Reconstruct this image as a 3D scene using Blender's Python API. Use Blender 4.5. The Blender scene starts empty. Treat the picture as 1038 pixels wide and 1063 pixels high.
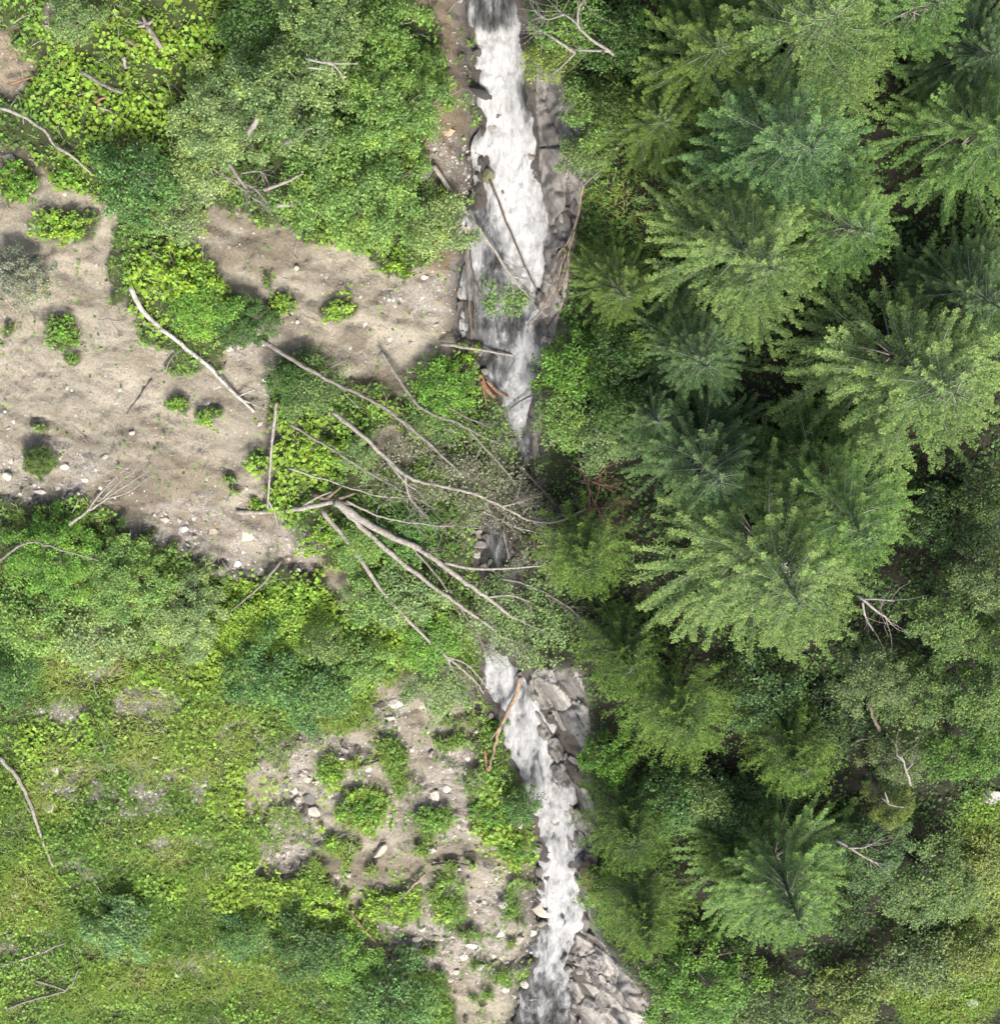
import bpy, math, random
import numpy as np
from mathutils import Vector, Matrix

# ------------------------------------------------------------------ camera, sky, sun, exposure
SC = bpy.context.scene
COL = SC.collection
PW, PH = 1038.0, 1063.0            # photograph size the layout numbers refer to
FOC = 1788.0                       # focal length in photograph pixels
DIST, TILT = 62.0, math.radians(13.0)
CAM = np.array([0.0, DIST * math.sin(TILT), DIST * math.cos(TILT)])
cam_d = bpy.data.cameras.new('camera')
cam = bpy.data.objects.new('camera', cam_d)
COL.objects.link(cam)
cam.location = CAM
cam.rotation_euler = (-TILT, 0, 0)
cam_d.sensor_fit = 'VERTICAL'
cam_d.sensor_height = 24.0
cam_d.sensor_width = 24.0
cam_d.lens = 24.0 * FOC / PH
cam_d.clip_start = 0.5
cam_d.clip_end = 3000
SC.camera = cam

SUN_EL = math.radians(52)
sx, sy = 0.34, -0.94
SUN_DIR = Vector((sx * math.cos(SUN_EL), sy * math.cos(SUN_EL), math.sin(SUN_EL))).normalized()
world = bpy.data.worlds.new('World')
SC.world = world
world.use_nodes = True
wn = world.node_tree
sky = wn.nodes.new('ShaderNodeTexSky')
sky.sky_type = 'NISHITA'
sky.sun_disc = False
sky.sun_elevation = SUN_EL
sky.sun_rotation = math.atan2(sx, sy)
sky.air_density = 1.0
sky.dust_density = 6.0
sky.ozone_density = 0.6
wn.nodes['Background'].inputs[1].default_value = 0.068
wn.links.new(sky.outputs[0], wn.nodes['Background'].inputs[0])
sun_d = bpy.data.lights.new('sun', 'SUN')
sun_d.energy = 1.5
sun_d.angle = math.radians(16)
sun_d.color = (1.0, 0.95, 0.87)
sun = bpy.data.objects.new('sun', sun_d)
COL.objects.link(sun)
sun.rotation_euler = SUN_DIR.to_track_quat('Z', 'Y').to_euler()
sun.location = (0, 0, 80)
SC.view_settings.view_transform = 'Standard'
SC.view_settings.look = 'None'
SC.view_settings.gamma = 1.0
SC.view_settings.exposure = 1.72
SC.cycles.use_adaptive_sampling = True
SC.cycles.adaptive_threshold = 0.02
SC.cycles.use_denoising = True
SC.cycles.max_bounces = 3
SC.cycles.diffuse_bounces = 1
SC.cycles.glossy_bounces = 1
SC.cycles.transmission_bounces = 2

# ------------------------------------------------------------------ projection helpers
ct, st = math.cos(TILT), math.sin(TILT)
RIGHT = np.array([1.0, 0, 0]); UP = np.array([0, ct, -st]); FWD = np.array([0, -st, -ct])
def project(x, y, z):
    dx, dy, dz = x - CAM[0], y - CAM[1], z - CAM[2]
    d = dy * FWD[1] + dz * FWD[2]
    u = dy * UP[1] + dz * UP[2]
    return PW / 2 + FOC * dx / d, PH / 2 - FOC * u / d
def ray(px, py):
    return RIGHT * ((px - PW / 2) / FOC) + UP * (-(py - PH / 2) / FOC) + FWD

# ------------------------------------------------------------------ numpy noise
def vnoise(x, y, seed=0):
    xi = np.floor(x).astype(np.int64); yi = np.floor(y).astype(np.int64)
    fx = x - xi; fy = y - yi
    fx = fx * fx * (3 - 2 * fx); fy = fy * fy * (3 - 2 * fy)
    def h(a, b):
        n = (a * 374761393 + b * 668265263 + seed * 974711) & 0xffffffff
        n = ((n ^ (n >> 13)) * 1274126177) & 0xffffffff
        n = (n ^ (n >> 16)) & 0xffff
        return n / 65535.0
    a = h(xi, yi); b = h(xi + 1, yi); c = h(xi, yi + 1); d = h(xi + 1, yi + 1)
    return (a * (1 - fx) + b * fx) * (1 - fy) + (c * (1 - fx) + d * fx) * fy
def fbm(x, y, seed=0, oct=4, gain=0.5):
    s = 0; a = 1.0; t = 0
    for i in range(oct):
        s = s + a * vnoise(x * 2 ** i + 17.3 * i, y * 2 ** i - 9.1 * i, seed + i); t += a; a *= gain
    return s / t
def sstep(a, b, v):
    t = np.clip((v - a) / (b - a), 0, 1)
    return t * t * (3 - 2 * t)

# ------------------------------------------------------------------ region maps in photograph pixels (every 2 px)
MX, MY = np.meshgrid(np.arange(0, 1040, 2.0), np.arange(0, 1066, 2.0))
def warp(amp, sc, seed):
    return (MX + amp * (fbm(MX / sc, MY / sc, seed, 4) - .5) * 2, MY + amp * (fbm(MX / sc, MY / sc, seed + 50, 4) - .5) * 2)
def blur(a, n):
    for ax in (0, 1):
        for _ in range(2):
            p = np.pad(a, [(n, n) if i == ax else (0, 0) for i in (0, 1)], mode='edge')
            c = np.cumsum(p, axis=ax)
            z = np.zeros_like(np.take(c, [0], axis=ax))
            c = np.concatenate([z, c], axis=ax)
            L = a.shape[ax]
            a = (np.take(c, range(2 * n + 1, 2 * n + 1 + L), axis=ax) - np.take(c, range(0, L), axis=ax)) / (2 * n + 1)
    return a
def polymap(polys, amp=17, sc=26, seed=1, soft=1):
    X, Y = warp(amp, sc, seed)
    m = np.zeros(MX.shape, bool)
    for P in polys:
        ins = np.zeros(MX.shape, bool)
        n = len(P)
        for i in range(n):
            x0, y0 = P[i]; x1, y1 = P[(i + 1) % n]
            if y0 == y1: continue
            c = ((y0 > Y) != (y1 > Y)) & (X < (x1 - x0) * (Y - y0) / (y1 - y0) + x0)
            ins ^= c
        m |= ins
    return blur(m.astype(float), soft)
def blobmap(bl, amp=8, sc=24, seed=3):
    X, Y = warp(amp, sc, seed)
    m = np.zeros(MX.shape)
    for (cx, cy, rx, ry) in bl:
        d = ((X - cx) / rx) ** 2 + ((Y - cy) / ry) ** 2
        m = np.maximum(m, 1 - sstep(.6, 1.15, d))
    return m
def look(m, px, py):
    i = np.clip(np.round(py / 2).astype(int), 0, m.shape[0] - 1)
    j = np.clip(np.round(px / 2).astype(int), 0, m.shape[1] - 1)
    return m[i, j]

MUD_POLY = [
 [(-40,215),(30,218),(60,188),(95,195),(128,232),(112,262),(112,300),(140,322),(162,352),(200,375),(240,402),(268,430),(284,458),(264,490),(262,525),(292,535),(302,562),(345,592),(372,608),(360,628),(330,606),(292,592),(270,606),(245,598),(205,578),(190,562),(150,546),(110,527),(80,517),(40,522),(-40,517)],
 [(165,220),(215,213),(250,225),(290,240),(330,253),(372,258),(420,282),(450,292),(478,296),(486,345),(472,372),(440,387),(400,392),(372,388),(350,394),(320,384),(300,362),(262,347),(240,320),(215,285),(195,255)],
 [(425,-30),(484,-30),(487,60),(492,110),(490,180),(490,240),(485,305),(458,298),(442,272),(472,232),(450,190),(444,150),(456,100),(474,70),(448,20)],
 [(395,700),(500,700),(505,760),(500,800),(522,830),(558,880),(562,940),(552,1030),(545,1100),(480,1100),(470,1010),(440,1003),(380,1003),(375,962),(345,925),(320,915),(340,880),(318,850),(300,838),(312,800),(296,775),(320,755),(350,748),(400,745)],
 [(258,802),(298,790),(300,832),(276,852),(252,832)],[(272,880),(310,870),(322,905),(292,922),(268,906)],[(248,785),(282,768),(302,775),(280,792)],[(120,655),(140,652),(142,664),(122,666)],
 [(-30,20),(20,36),(40,70),(42,92),(10,97),(-30,92)],
 [(-30,140),(40,155),(60,180),(32,216),(-30,212)],
 [(380,448),(432,440),(446,478),(402,492)],[(398,392),(432,382),(455,400),(420,424)],[(352,588),(372,600),(384,640),(366,636)],[(262,420),(290,440),(288,520),(264,525)],
 [(240,350),(300,365),(290,400),(262,415),(235,395)],
]
ROCK_POLY = [
 [(556,60),(592,72),(602,120),(607,190),(596,260),(580,330),(568,400),(556,475),(540,475),(556,360),(566,240),(556,120)],
 [(556,690),(600,695),(614,755),(602,800),(620,850),(620,945),(596,945),(586,850),(560,780),(540,730)],
 [(606,935),(640,1000),(676,1040),(660,1100),(530,1100),(556,1010),(592,985)],
]
mudmap = polymap(MUD_POLY, soft=5)
mudmap = sstep(.40, .60, mudmap + 1.5 * (fbm(MX / 15, MY / 15, 95, 4, .65) - .5) * np.clip(4 * mudmap * (1 - mudmap) + .25, 0, 1))
rockmap = polymap(ROCK_POLY, amp=4, seed=9, soft=2)
mudmap = mudmap * (1 - sstep(690, 740, MY) * sstep(.62, .68, fbm(MX / 26, MY / 22, 97, 4, .6)) * (MX < 545))
# plant islands left standing inside the mud
isl = blobmap([(180,300,58,48),(225,328,38,26),(150,255,30,28),(65,345,20,18),(40,480,20,13),(410,275,17,15),(350,323,20,9),(292,316,16,11),(278,294,7,7),
 (20,190,22,22),(70,178,18,18),(68,235,34,18),(12,345,7,6),(75,372,8,9),(185,420,13,8),(215,432,14,8),(40,441,10,6),(190,380,18,12),(160,345,22,14),
 (375,840,28,24),(408,942,32,16),(465,935,20,32),(345,800,16,20),(320,938,44,18),(450,850,18,14),(510,850,24,26),(535,880,16,24),(505,810,20,20),(540,920,14,10),
 (400,775,14,10),(470,770,18,8),(410,790,16,16),(530,940,12,14),(420,1000,12,10),(445,990,7,6),(505,1030,8,6),(545,1010,8,8),(365,1004,20,6),(440,880,10,8),
 (238,495,8,6),(245,510,7,5),(268,480,8,12)], amp=8, sc=16)
mudmap = np.clip(mudmap * (1 - isl * .96), 0, 1)
gravmap = np.clip(blobmap([(130,812,95,28),(150,160,12,8),(205,195,20,20),(60,20,24,20),(330,800,60,44),(300,870,40,40),(430,985,70,26),(500,960,60,70),(405,740,24,22),
 (40,490,70,34),(200,545,60,34),(245,575,46,30),(300,570,40,24),(255,355,30,20),(465,180,26,40),(75,665,50,18),(110,690,30,14),(150,730,40,16),(60,740,30,14),(190,880,40,14),(90,900,30,14),(250,760,30,16),(30,975,40,16),(200,1000,40,16),(160,830,60,20),(470,820,40,60),(520,1000,40,50),(440,310,40,20)]), 0, 1)
gravmap = gravmap * sstep(.30, .54, fbm(MX / 13, MY / 13, 91, 4))
limemap = blobmap([(110,75,120,70),(190,300,60,55),(300,470,60,60),(300,610,70,36),(250,640,50,30),(440,660,40,34),(370,840,46,40),(400,940,60,26),(520,860,44,50),(330,940,50,20),
 (60,185,60,40),(210,40,70,50),(300,500,30,50),(390,720,30,14),(370,250,40,22),(230,240,60,18),(200,690,60,30),(90,620,50,30),(250,820,40,30),(170,920,40,14),(60,760,40,30),(270,930,60,40)], amp=14, sc=40, seed=13)
drymap = blobmap([(40,650,60,40),(90,690,50,40),(180,790,70,24),(150,870,60,30),(150,750,40,40),(60,810,40,40),(230,760,50,40),(30,930,40,40),(200,1010,60,30),(1025,930,50,110),(980,1030,60,50)], amp=16, sc=40, seed=23)

# ------------------------------------------------------------------ the ground as a height grid
GRAD = 0.25
STREAM = [(-120,485,545),(0,484,545),(30,489,540),(50,492,540),(90,494,550),(120,494,556),(150,493,562),(190,490,566),(240,486,588),(280,482,582),(310,477,570),(350,478,564),(380,492,564),
 (400,506,562),(430,520,557),(460,530,556),(495,538,556),(530,505,545),(550,498,536),(575,495,532),(605,505,540),(640,505,535),(675,496,526),(700,498,546),(730,506,568),(760,518,578),(800,540,596),
 (850,556,602),(900,560,604),(930,562,606),(960,560,604),(1000,556,600),(1030,546,600),(1063,536,600),(1200,520,610)]
def on_plane(px, py, off=-0.9):
    r = ray(px, py)
    t = (GRAD * CAM[1] + off - CAM[2]) / (r[2] - GRAD * r[1])
    return CAM + r * t
_sy = []; _sl = []; _sr = []
for (py, a, b) in STREAM:
    A = on_plane(a, py); B = on_plane(b, py)
    _sy.append(A[1]); _sl.append(A[0]); _sr.append(B[0])
_o = np.argsort(_sy); _sy = np.array(_sy)[_o]; _sl = np.array(_sl)[_o]; _sr = np.array(_sr)[_o]
def stream_l(y): return np.interp(y, _sy, _sl) + .9 * (fbm(y * .8, y * 0 + 3.3, 71, 4, .5) - .5)
def stream_r(y): return np.interp(y, _sy, _sr) + .9 * (fbm(y * .8, y * 0 + 8.3, 72, 4, .5) - .5)
DEV = [(-100,.5),(0,.55),(22,.5),(38,.05),(80,.15),(100,.1),(130,-.35),(190,-.1),(225,-.2),(330,.1),(355,-.15),(420,-.1),(500,0),(560,.2),(690,.1),(740,-.1),(800,0),(850,.15),(900,-.1),(1000,.05),(1100,-.1)]
_dy = np.array([on_plane(520, p)[1] for p, _ in DEV])[::-1]; _dv = np.array([v for _, v in DEV])[::-1]
def water_z(y): return GRAD * y - 0.9 + np.interp(y, _dy, _dv)
def h0(x, y):
    l = stream_l(y); r = stream_r(y)
    dl = l - x; dr = x - r
    inside = np.minimum(-dl, -dr)
    z = water_z(y) - .22 * sstep(0, .5, inside) + sstep(-.1, .1, inside) * .95 * np.clip(fbm(x * 1.5 + 7, y * .9, 35, 4, .55) - .50, 0, 1)
    dl = np.maximum(dl, 0); dr = np.maximum(dr, 0)
    fl = np.minimum(dl, 40); fr = np.minimum(dr, 40)
    z = z + sstep(0, 1.2, dl) * .75 + .05 * fl + sstep(0, 2.2, dr) * .9 + .11 * fr
    w = sstep(0, 1.5, dl + dr)
    z = z - (water_z(y) - (GRAD * y - .9)) * w
    z = z + w * (1.6 * (fbm(x / 9 + 5, y / 9, 31, 3) - .5) + .5 * (fbm(x / 2.2, y / 2.2, 32, 4) - .5))
    z = z + .22 * (fbm(x / .55, y / .55, 33, 3) - .5) * sstep(-.1, .4, dl + dr)
    return z
STEP = 0.11
fx = np.arange(-26, 26.001, STEP); fy = np.arange(-31, 25.001, STEP)
def outer(a, b):
    o = []; s = .25; v = b
    while v < 700:
        v += s; s *= 1.35; o.append(v)
    p = []; s = .25; v = a
    while v > -700:
        v -= s; s *= 1.35; p.append(v)
    return np.array(p[::-1]), np.array(o)
xa, xb = outer(fx[0], fx[-1]); ya, yb = outer(fy[0], fy[-1])
GX = np.concatenate([xa, fx, xb]); GY = np.concatenate([ya, fy, yb])
XX, YY = np.meshgrid(GX, GY)
ZZ = h0(XX, YY)
ppx, ppy = project(XX, YY, ZZ)
infr = (XX > -26.1) & (XX < 26.1) & (YY > -31.1) & (YY < 25.1)
vm = np.where(infr, look(mudmap, ppx, ppy), 0.0)
vr = np.where(infr, look(rockmap, ppx, ppy), 0.0)
vg = np.where(infr, look(gravmap, ppx, ppy), 0.0)
dampshademap = blobmap([(180,500,80,26),(230,545,60,22),(300,240,60,14),(270,265,60,18),(310,590,60,16),(20,160,40,40),(400,400,40,20),(130,520,60,20),(465,120,30,140),(440,20,30,30),(460,255,26,20),(370,345,12,18),(390,745,60,20),(300,770,40,14),(400,900,90,16),(300,890,40,30),(500,760,20,60),(420,985,60,14)], amp=14, sc=22, seed=29)  # damp hollow and shaded mud bands, both painted into the soil colour
brownmap = .75 * blobmap([(465,100,40,190),(440,20,40,40),(460,265,30,30),(20,60,50,40)], amp=14, sc=30, seed=37)
vd = np.where(infr, look(dampshademap, ppx, ppy), 0.0); vb = np.where(infr, look(brownmap, ppx, ppy), 0.0)
# slide surface: lowered, smoothed, with flow runnels and cracks
fa = XX * .876 - YY * .482; fb = XX * .482 + YY * .876
run = 1 - np.abs(fbm(fa * .22, fb * 1.5, 41, 4) - .5) * 2
crk = 1 - np.abs(fbm(XX * .8 + fbm(XX, YY, 44, 3), YY * 2.4, 43, 4) - .5) * 2
run2 = 1 - np.abs(fbm(fa * .55 + 3, fb * 4.2, 49, 4) - .5) * 2
ZZ = ZZ - vm * .30 + vm * (.22 * (run ** 3 - .4) - .16 * crk ** 12 - .05 * run2 ** 5 - .15 * (fbm(XX / .55, YY / .55, 33, 3) - .5) + .06 * (fbm(XX * 2.6, YY * 2.6, 45, 5, .7) - .5))
ZZ = ZZ + vg * .14 * (fbm(XX * 5, YY * 5, 46, 2) - .5)
ra = XX * .86 + YY * .5; rb = XX * .5 - YY * .86
stp = fbm(ra * 1.1, rb * .5, 47, 3) * 6
ZZ = ZZ + vr * (.22 * (np.floor(stp) + sstep(.6, 1, stp - np.floor(stp)) - 2.5) + .1 * (fbm(XX * 4, YY * 4, 48, 2) - .5))
_i0, _j0 = len(ya), len(xa)
ZF = ZZ[_i0:_i0 + len(fy), _j0:_j0 + len(fx)]
def H(x, y):
    u = np.clip((np.asarray(x, float) - fx[0]) / STEP, 0, len(fx) - 1.001); v = np.clip((np.asarray(y, float) - fy[0]) / STEP, 0, len(fy) - 1.001)
    j = u.astype(int); i = v.astype(int); a = u - j; b = v - i
    return (ZF[i, j] * (1 - a) + ZF[i, j + 1] * a) * (1 - b) + (ZF[i + 1, j] * (1 - a) + ZF[i + 1, j + 1] * a) * b
def ground(px, py, lift=0.0):
    """the point on the ground (or lift metres above it) seen at a photograph pixel"""
    r = ray(px, py); t = DIST
    for _ in range(14):
        P = CAM + r * t
        t += (P[2] - (float(H(P[0], P[1])) + lift)) / -r[2] * .9
    P = CAM + r * t
    return Vector((P[0], P[1], P[2]))

# ------------------------------------------------------------------ mesh helpers
def np_mesh(name, V, F, nper, attr=None, smooth=False):
    """V (n,3), F flat index array, nper vertices per face"""
    me = bpy.data.meshes.new(name)
    V = np.asarray(V, np.float32); F = np.asarray(F, np.int32).ravel()
    nf = len(F) // nper
    me.vertices.add(len(V)); me.loops.add(len(F)); me.polygons.add(nf)
    me.vertices.foreach_set('co', V.ravel())
    me.loops.foreach_set('vertex_index', F)
    me.polygons.foreach_set('loop_start', np.arange(0, nf * nper, nper, dtype=np.int32))
    if smooth: me.polygons.foreach_set('use_smooth', np.ones(nf, bool))
    if attr:
        for k, a in attr.items():
            at = me.attributes.new(k, 'FLOAT', 'POINT')
            at.data.foreach_set('value', np.asarray(a, np.float32).ravel())
    me.update(calc_edges=True)
    return me
def link(name, me, mat=None, parent=None, color=None):
    o = bpy.data.objects.new(name, me)
    COL.objects.link(o)
    if mat and len(me.materials) == 0: me.materials.append(mat)
    if parent: o.parent = parent
    if color: o.color = (*color, 1)
    return o
def tag(o, label=None, cat=None, group=None, kind=None):
    if label: o['label'] = label
    if cat: o['category'] = cat
    if group: o['group'] = group
    if kind: o['kind'] = kind
    return o
def empty(name, loc, label=None, cat=None, group=None):
    o = bpy.data.objects.new(name, None); COL.objects.link(o); o.location = loc
    o.empty_display_size = .3
    return tag(o, label, cat, group)
class MB:
    def __init__(s): s.V = []; s.F = []; s.n = 0
    def add(s, V, F):
        s.V.append(np.asarray(V, float)); s.F.append(np.asarray(F, int) + s.n); s.n += len(V)
    def mesh(s, name, smooth=False):
        return np_mesh(name, np.concatenate(s.V), np.concatenate(s.F), 4, smooth=smooth)
def curve_pts(P, n):
    P = np.asarray(P, float)
    if len(P) == 2:
        t = np.linspace(0, 1, n)[:, None]; return P[0] * (1 - t) + P[1] * t
    Q = np.vstack([2 * P[0] - P[1], P, 2 * P[-1] - P[-2]])
    out = []
    u = np.linspace(0, len(P) - 1, n)
    for v in u:
        i = min(int(v), len(P) - 2); t = v - i
        a, b, c, d = Q[i], Q[i + 1], Q[i + 2], Q[i + 3]
        out.append(.5 * (2 * b + (c - a) * t + (2 * a - 5 * b + 4 * c - d) * t * t + (3 * b - a - 3 * c + d) * t ** 3))
    return np.array(out)
def tube(mb, P, r0, r1, sides=6, n=None, rough=0.0, rng=None, cap=True):
    P = curve_pts(P, n) if n else np.asarray(P, float)
    m = len(P)
    T = np.gradient(P, axis=0); T /= np.linalg.norm(T, axis=1)[:, None] + 1e-9
    ref = np.array([0, 0, 1.0]) if abs(T[0][2]) < .9 else np.array([1.0, 0, 0])
    A = np.cross(T, ref); A /= np.linalg.norm(A, axis=1)[:, None] + 1e-9
    B = np.cross(T, A)
    R = np.linspace(r0, r1, m)
    an = np.arange(sides) / sides * 2 * math.pi
    RR = R[:, None] * np.ones(sides)
    if rough and rng is not None: RR = RR * (1 + rough * (rng.random(RR.shape) - .5))
    V = P[:, None, :] + RR[:, :, None] * (np.cos(an)[None, :, None] * A[:, None, :] + np.sin(an)[None, :, None] * B[:, None, :])
    V = V.reshape(-1, 3)
    i = np.arange(m - 1)[:, None] * sides; j = np.arange(sides)[None, :]; j2 = (j + 1) % sides
    F = np.stack([i + j, i + j2, i + sides + j2, i + sides + j], -1).reshape(-1, 4)
    if cap:
        V = np.vstack([V, P[0] - T[0] * R[0] * .2, P[-1] + T[-1] * R[-1] * .2])
        c0 = m * sides; c1 = c0 + 1
        f = [[c0, (k + 1) % sides, k, k] for k in range(0)]
        k = np.arange(0, sides, 2)
        F = np.vstack([F, np.stack([np.full(len(k), c0), (k + 2) % sides, (k + 1) % sides, k], -1),
                       np.stack([np.full(len(k), c1), (m - 1) * sides + k, (m - 1) * sides + (k + 1) % sides, (m - 1) * sides + (k + 2) % sides], -1)])
    mb.add(V, F)
def norm(a): return a / (np.linalg.norm(a, axis=-1, keepdims=True) + 1e-9)
def blades(C, D, N, L, W, fold=0.0):
    """diamond leaves: base C, direction D, normal N, length L, width W -> V, F"""
    D = norm(D); S = norm(np.cross(D, N)); N = np.cross(S, D)
    L = np.asarray(L)[:, None]; W = np.asarray(W)[:, None]
    a = C; c = C + D * L; m = C + D * L * .45
    b = m + S * W * .5 + N * L * fold; d = m - S * W * .5 + N * L * fold
    V = np.stack([a, b, c, d], 1).reshape(-1, 3)
    return V, np.arange(len(V))

# ------------------------------------------------------------------ materials
def mat_new(name):
    m = bpy.data.materials.new(name); m.use_nodes = True
    nt = m.node_tree
    return m, nt, nt.nodes['Principled BSDF'], nt.nodes['Material Output']
def nd(nt, t, **kw):
    n = nt.nodes.new(t)
    for k, v in kw.items(): setattr(n, k, v)
    return n
def ramp(nt, fac, stops):
    r = nd(nt, 'ShaderNodeValToRGB')
    e = r.color_ramp.elements
    while len(e) < len(stops): e.new(.5)
    for q, (p, c) in zip(e, stops): q.position = p; q.color = (*c, 1) if len(c) == 3 else c
    nt.links.new(fac, r.inputs[0]); return r.outputs[0]
def mixc(nt, fac, a, b, mode='MIX'):
    m = nd(nt, 'ShaderNodeMix', data_type='RGBA', blend_type=mode)
    for s, v in ((0, fac), (6, a), (7, b)):
        if isinstance(v, (int, float)): m.inputs[s].default_value = v
        elif isinstance(v, tuple): m.inputs[s].default_value = (*v, 1)
        else: nt.links.new(v, m.inputs[s])
    return m.outputs[2]
def noise(nt, scale, detail=5, rough=.6, vec=None, dist=0):
    n = nd(nt, 'ShaderNodeTexNoise'); n.inputs['Scale'].default_value = scale; n.inputs['Detail'].default_value = detail
    n.inputs['Roughness'].default_value = rough; n.inputs['Distortion'].default_value = dist
    if vec: nt.links.new(vec, n.inputs['Vector'])
    return n.outputs['Fac']
def attr(nt, name):
    a = nd(nt, 'ShaderNodeAttribute'); a.attribute_name = name; return a.outputs['Fac']
def math_(nt, op, a, b=0.0):
    m = nd(nt, 'ShaderNodeMath', operation=op)
    for i, v in enumerate((a, b)):
        if isinstance(v, (int, float)): m.inputs[i].default_value = v
        else: nt.links.new(v, m.inputs[i])
    return m.outputs[0]
def bump(nt, bsdf, h, strength=.5, dist=.05):
    b = nd(nt, 'ShaderNodeBump'); b.inputs['Strength'].default_value = strength; b.inputs['Distance'].default_value = dist
    nt.links.new(h, b.inputs['Height']); nt.links.new(b.outputs[0], bsdf.inputs['Normal'])
def leaf_material(name, use_obj=True, stops=None, trans=.3, rough=.55, vary=(.55, 1.5), spec=.3, young=False):
    m, nt, bs, out = mat_new(name)
    geo = nd(nt, 'ShaderNodeNewGeometry')
    rnd = geo.outputs['Random Per Island']
    if use_obj:
        oi = nd(nt, 'ShaderNodeObjectInfo'); base = oi.outputs['Color']
    else:
        base = ramp(nt, attr(nt, 'tint'), stops)
    v = ramp(nt, rnd, [(0, (vary[0],) * 3), (.75, (1, 1, 1)), (1, (vary[1], vary[1] * .97, vary[1] * .9))])
    c = mixc(nt, 1.0, base, v, 'MULTIPLY')
    if young: c = mixc(nt, 1.0, c, ramp(nt, attr(nt, 'young'), young if young is not True else [(.2, (.38, .45, .43)), (.6, (.82, .88, .82)), (1, (1.5, 1.42, 1.14))]), 'MULTIPLY')
    hs = nd(nt, 'ShaderNodeHueSaturation')
    nt.links.new(c, hs.inputs['Color'])
    nt.links.new(math_(nt, 'ADD', math_(nt, 'MULTIPLY', rnd, .035), .483), hs.inputs['Hue'])
    c = hs.outputs[0]
    nt.links.new(c, bs.inputs['Base Color'])
    bs.inputs['Roughness'].default_value = rough
    bs.inputs['Specular IOR Level'].default_value = spec
    tr = nd(nt, 'ShaderNodeBsdfTranslucent')
    nt.links.new(mixc(nt, 1.0, c, (1.15, 1.1, .6), 'MULTIPLY'), tr.inputs[0])
    mx = nd(nt, 'ShaderNodeMixShader'); mx.inputs[0].default_value = trans
    nt.links.new(bs.outputs[0], mx.inputs[1]); nt.links.new(tr.outputs[0], mx.inputs[2])
    nt.links.new(mx.outputs[0], out.inputs['Surface'])
    return m
M_LEAF = leaf_material('leaf', trans=.25, vary=(.45, 1.6), spec=.4, young=[(0, (.58, .66, .66)), (.5, (1, 1, 1)), (1, (1.42, 1.28, .95))])
M_NEEDLE = leaf_material('needle', trans=.12, rough=.6, vary=(.65, 1.3), spec=.2, young=True)
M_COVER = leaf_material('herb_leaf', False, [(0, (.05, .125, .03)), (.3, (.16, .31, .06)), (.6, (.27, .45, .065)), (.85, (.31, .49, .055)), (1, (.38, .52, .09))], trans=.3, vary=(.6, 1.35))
M_GRASS = leaf_material('grass_blade', False, [(0, (.11, .21, .05)), (.35, (.23, .37, .085)), (.65, (.36, .48, .12)), (.85, (.43, .48, .16)), (1, (.52, .49, .27))], trans=.35, vary=(.65, 1.3))

def wood_material(name, stops, sc=6, obj=False, stretch=None):
    m, nt, bs, out = mat_new(name)
    tc = nd(nt, 'ShaderNodeTexCoord')
    f = noise(nt, sc, 6, .65, tc.outputs['Object'], .5)
    c = ramp(nt, f, stops)
    if obj:
        oi = nd(nt, 'ShaderNodeObjectInfo'); c = mixc(nt, 1.0, c, oi.outputs['Color'], 'MULTIPLY')
    nt.links.new(c, bs.inputs['Base Color']); bs.inputs['Roughness'].default_value = .85
    bs.inputs['Specular IOR Level'].default_value = .15
    bump(nt, bs, noise(nt, sc * 5, 4, .6, tc.outputs['Object']), .5, .02)
    return m
M_DEAD = wood_material('weathered_wood', [(.25, (.10, .09, .08)), (.42, (.22, .205, .185)), (.58, (.33, .315, .29)), (.8, (.44, .43, .41))], 9, True)
M_BARK = wood_material('bark', [(.3, (.07, .055, .045)), (.55, (.16, .13, .11)), (.8, (.28, .25, .22))], 7)
M_TWIG = wood_material('grey_twig', [(.3, (.22, .20, .18)), (.55, (.36, .34, .31)), (.8, (.46, .44, .41))], 4)
# birch
m, nt, bs, out = mat_new('birch_bark')
tc = nd(nt, 'ShaderNodeTexCoord')
c = ramp(nt, noise(nt, 4, 5, .7, tc.outputs['Object']), [(.36, (.04, .036, .032)), (.43, (.28, .27, .25)), (.6, (.45, .44, .42)), (1, (.5, .49, .47))])
nt.links.new(c, bs.inputs['Base Color']); bs.inputs['Roughness'].default_value = .75
M_BIRCH = m
# terrain
m, nt, bs, out = mat_new('slope_soil')
tc = nd(nt, 'ShaderNodeTexCoord'); P = tc.outputs['Object']
mpr = nd(nt, 'ShaderNodeMapping'); mpr.inputs['Rotation'].default_value = (0, 0, math.radians(29)); nt.links.new(P, mpr.inputs['Vector'])
mp = nd(nt, 'ShaderNodeMapping'); mp.inputs['Scale'].default_value = (.28, 1.5, 1)
nt.links.new(mpr.outputs[0], mp.inputs['Vector'])
big = noise(nt, .45, 5, .6, mp.outputs[0], .6); mid = noise(nt, 2.2, 6, .65, P, .3); fine = noise(nt, 14, 4, .7, P)
mudc = ramp(nt, big, [(.28, (.19, .174, .138)), (.42, (.28, .26, .21)), (.55, (.335, .312, .254)), (.75, (.39, .365, .305))])
mudc = mixc(nt, .7, mudc, ramp(nt, mid, [(.25, (.52, .48, .44)), (.5, (.98, .97, .95)), (.75, (1.14, 1.13, 1.1))]), 'MULTIPLY')
mudc = mixc(nt, .55, mudc, ramp(nt, fine, [(.3, (.40, .38, .36)), (.5, (1, 1, 1)), (.72, (1.5, 1.48, 1.45))]), 'MULTIPLY')
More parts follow.
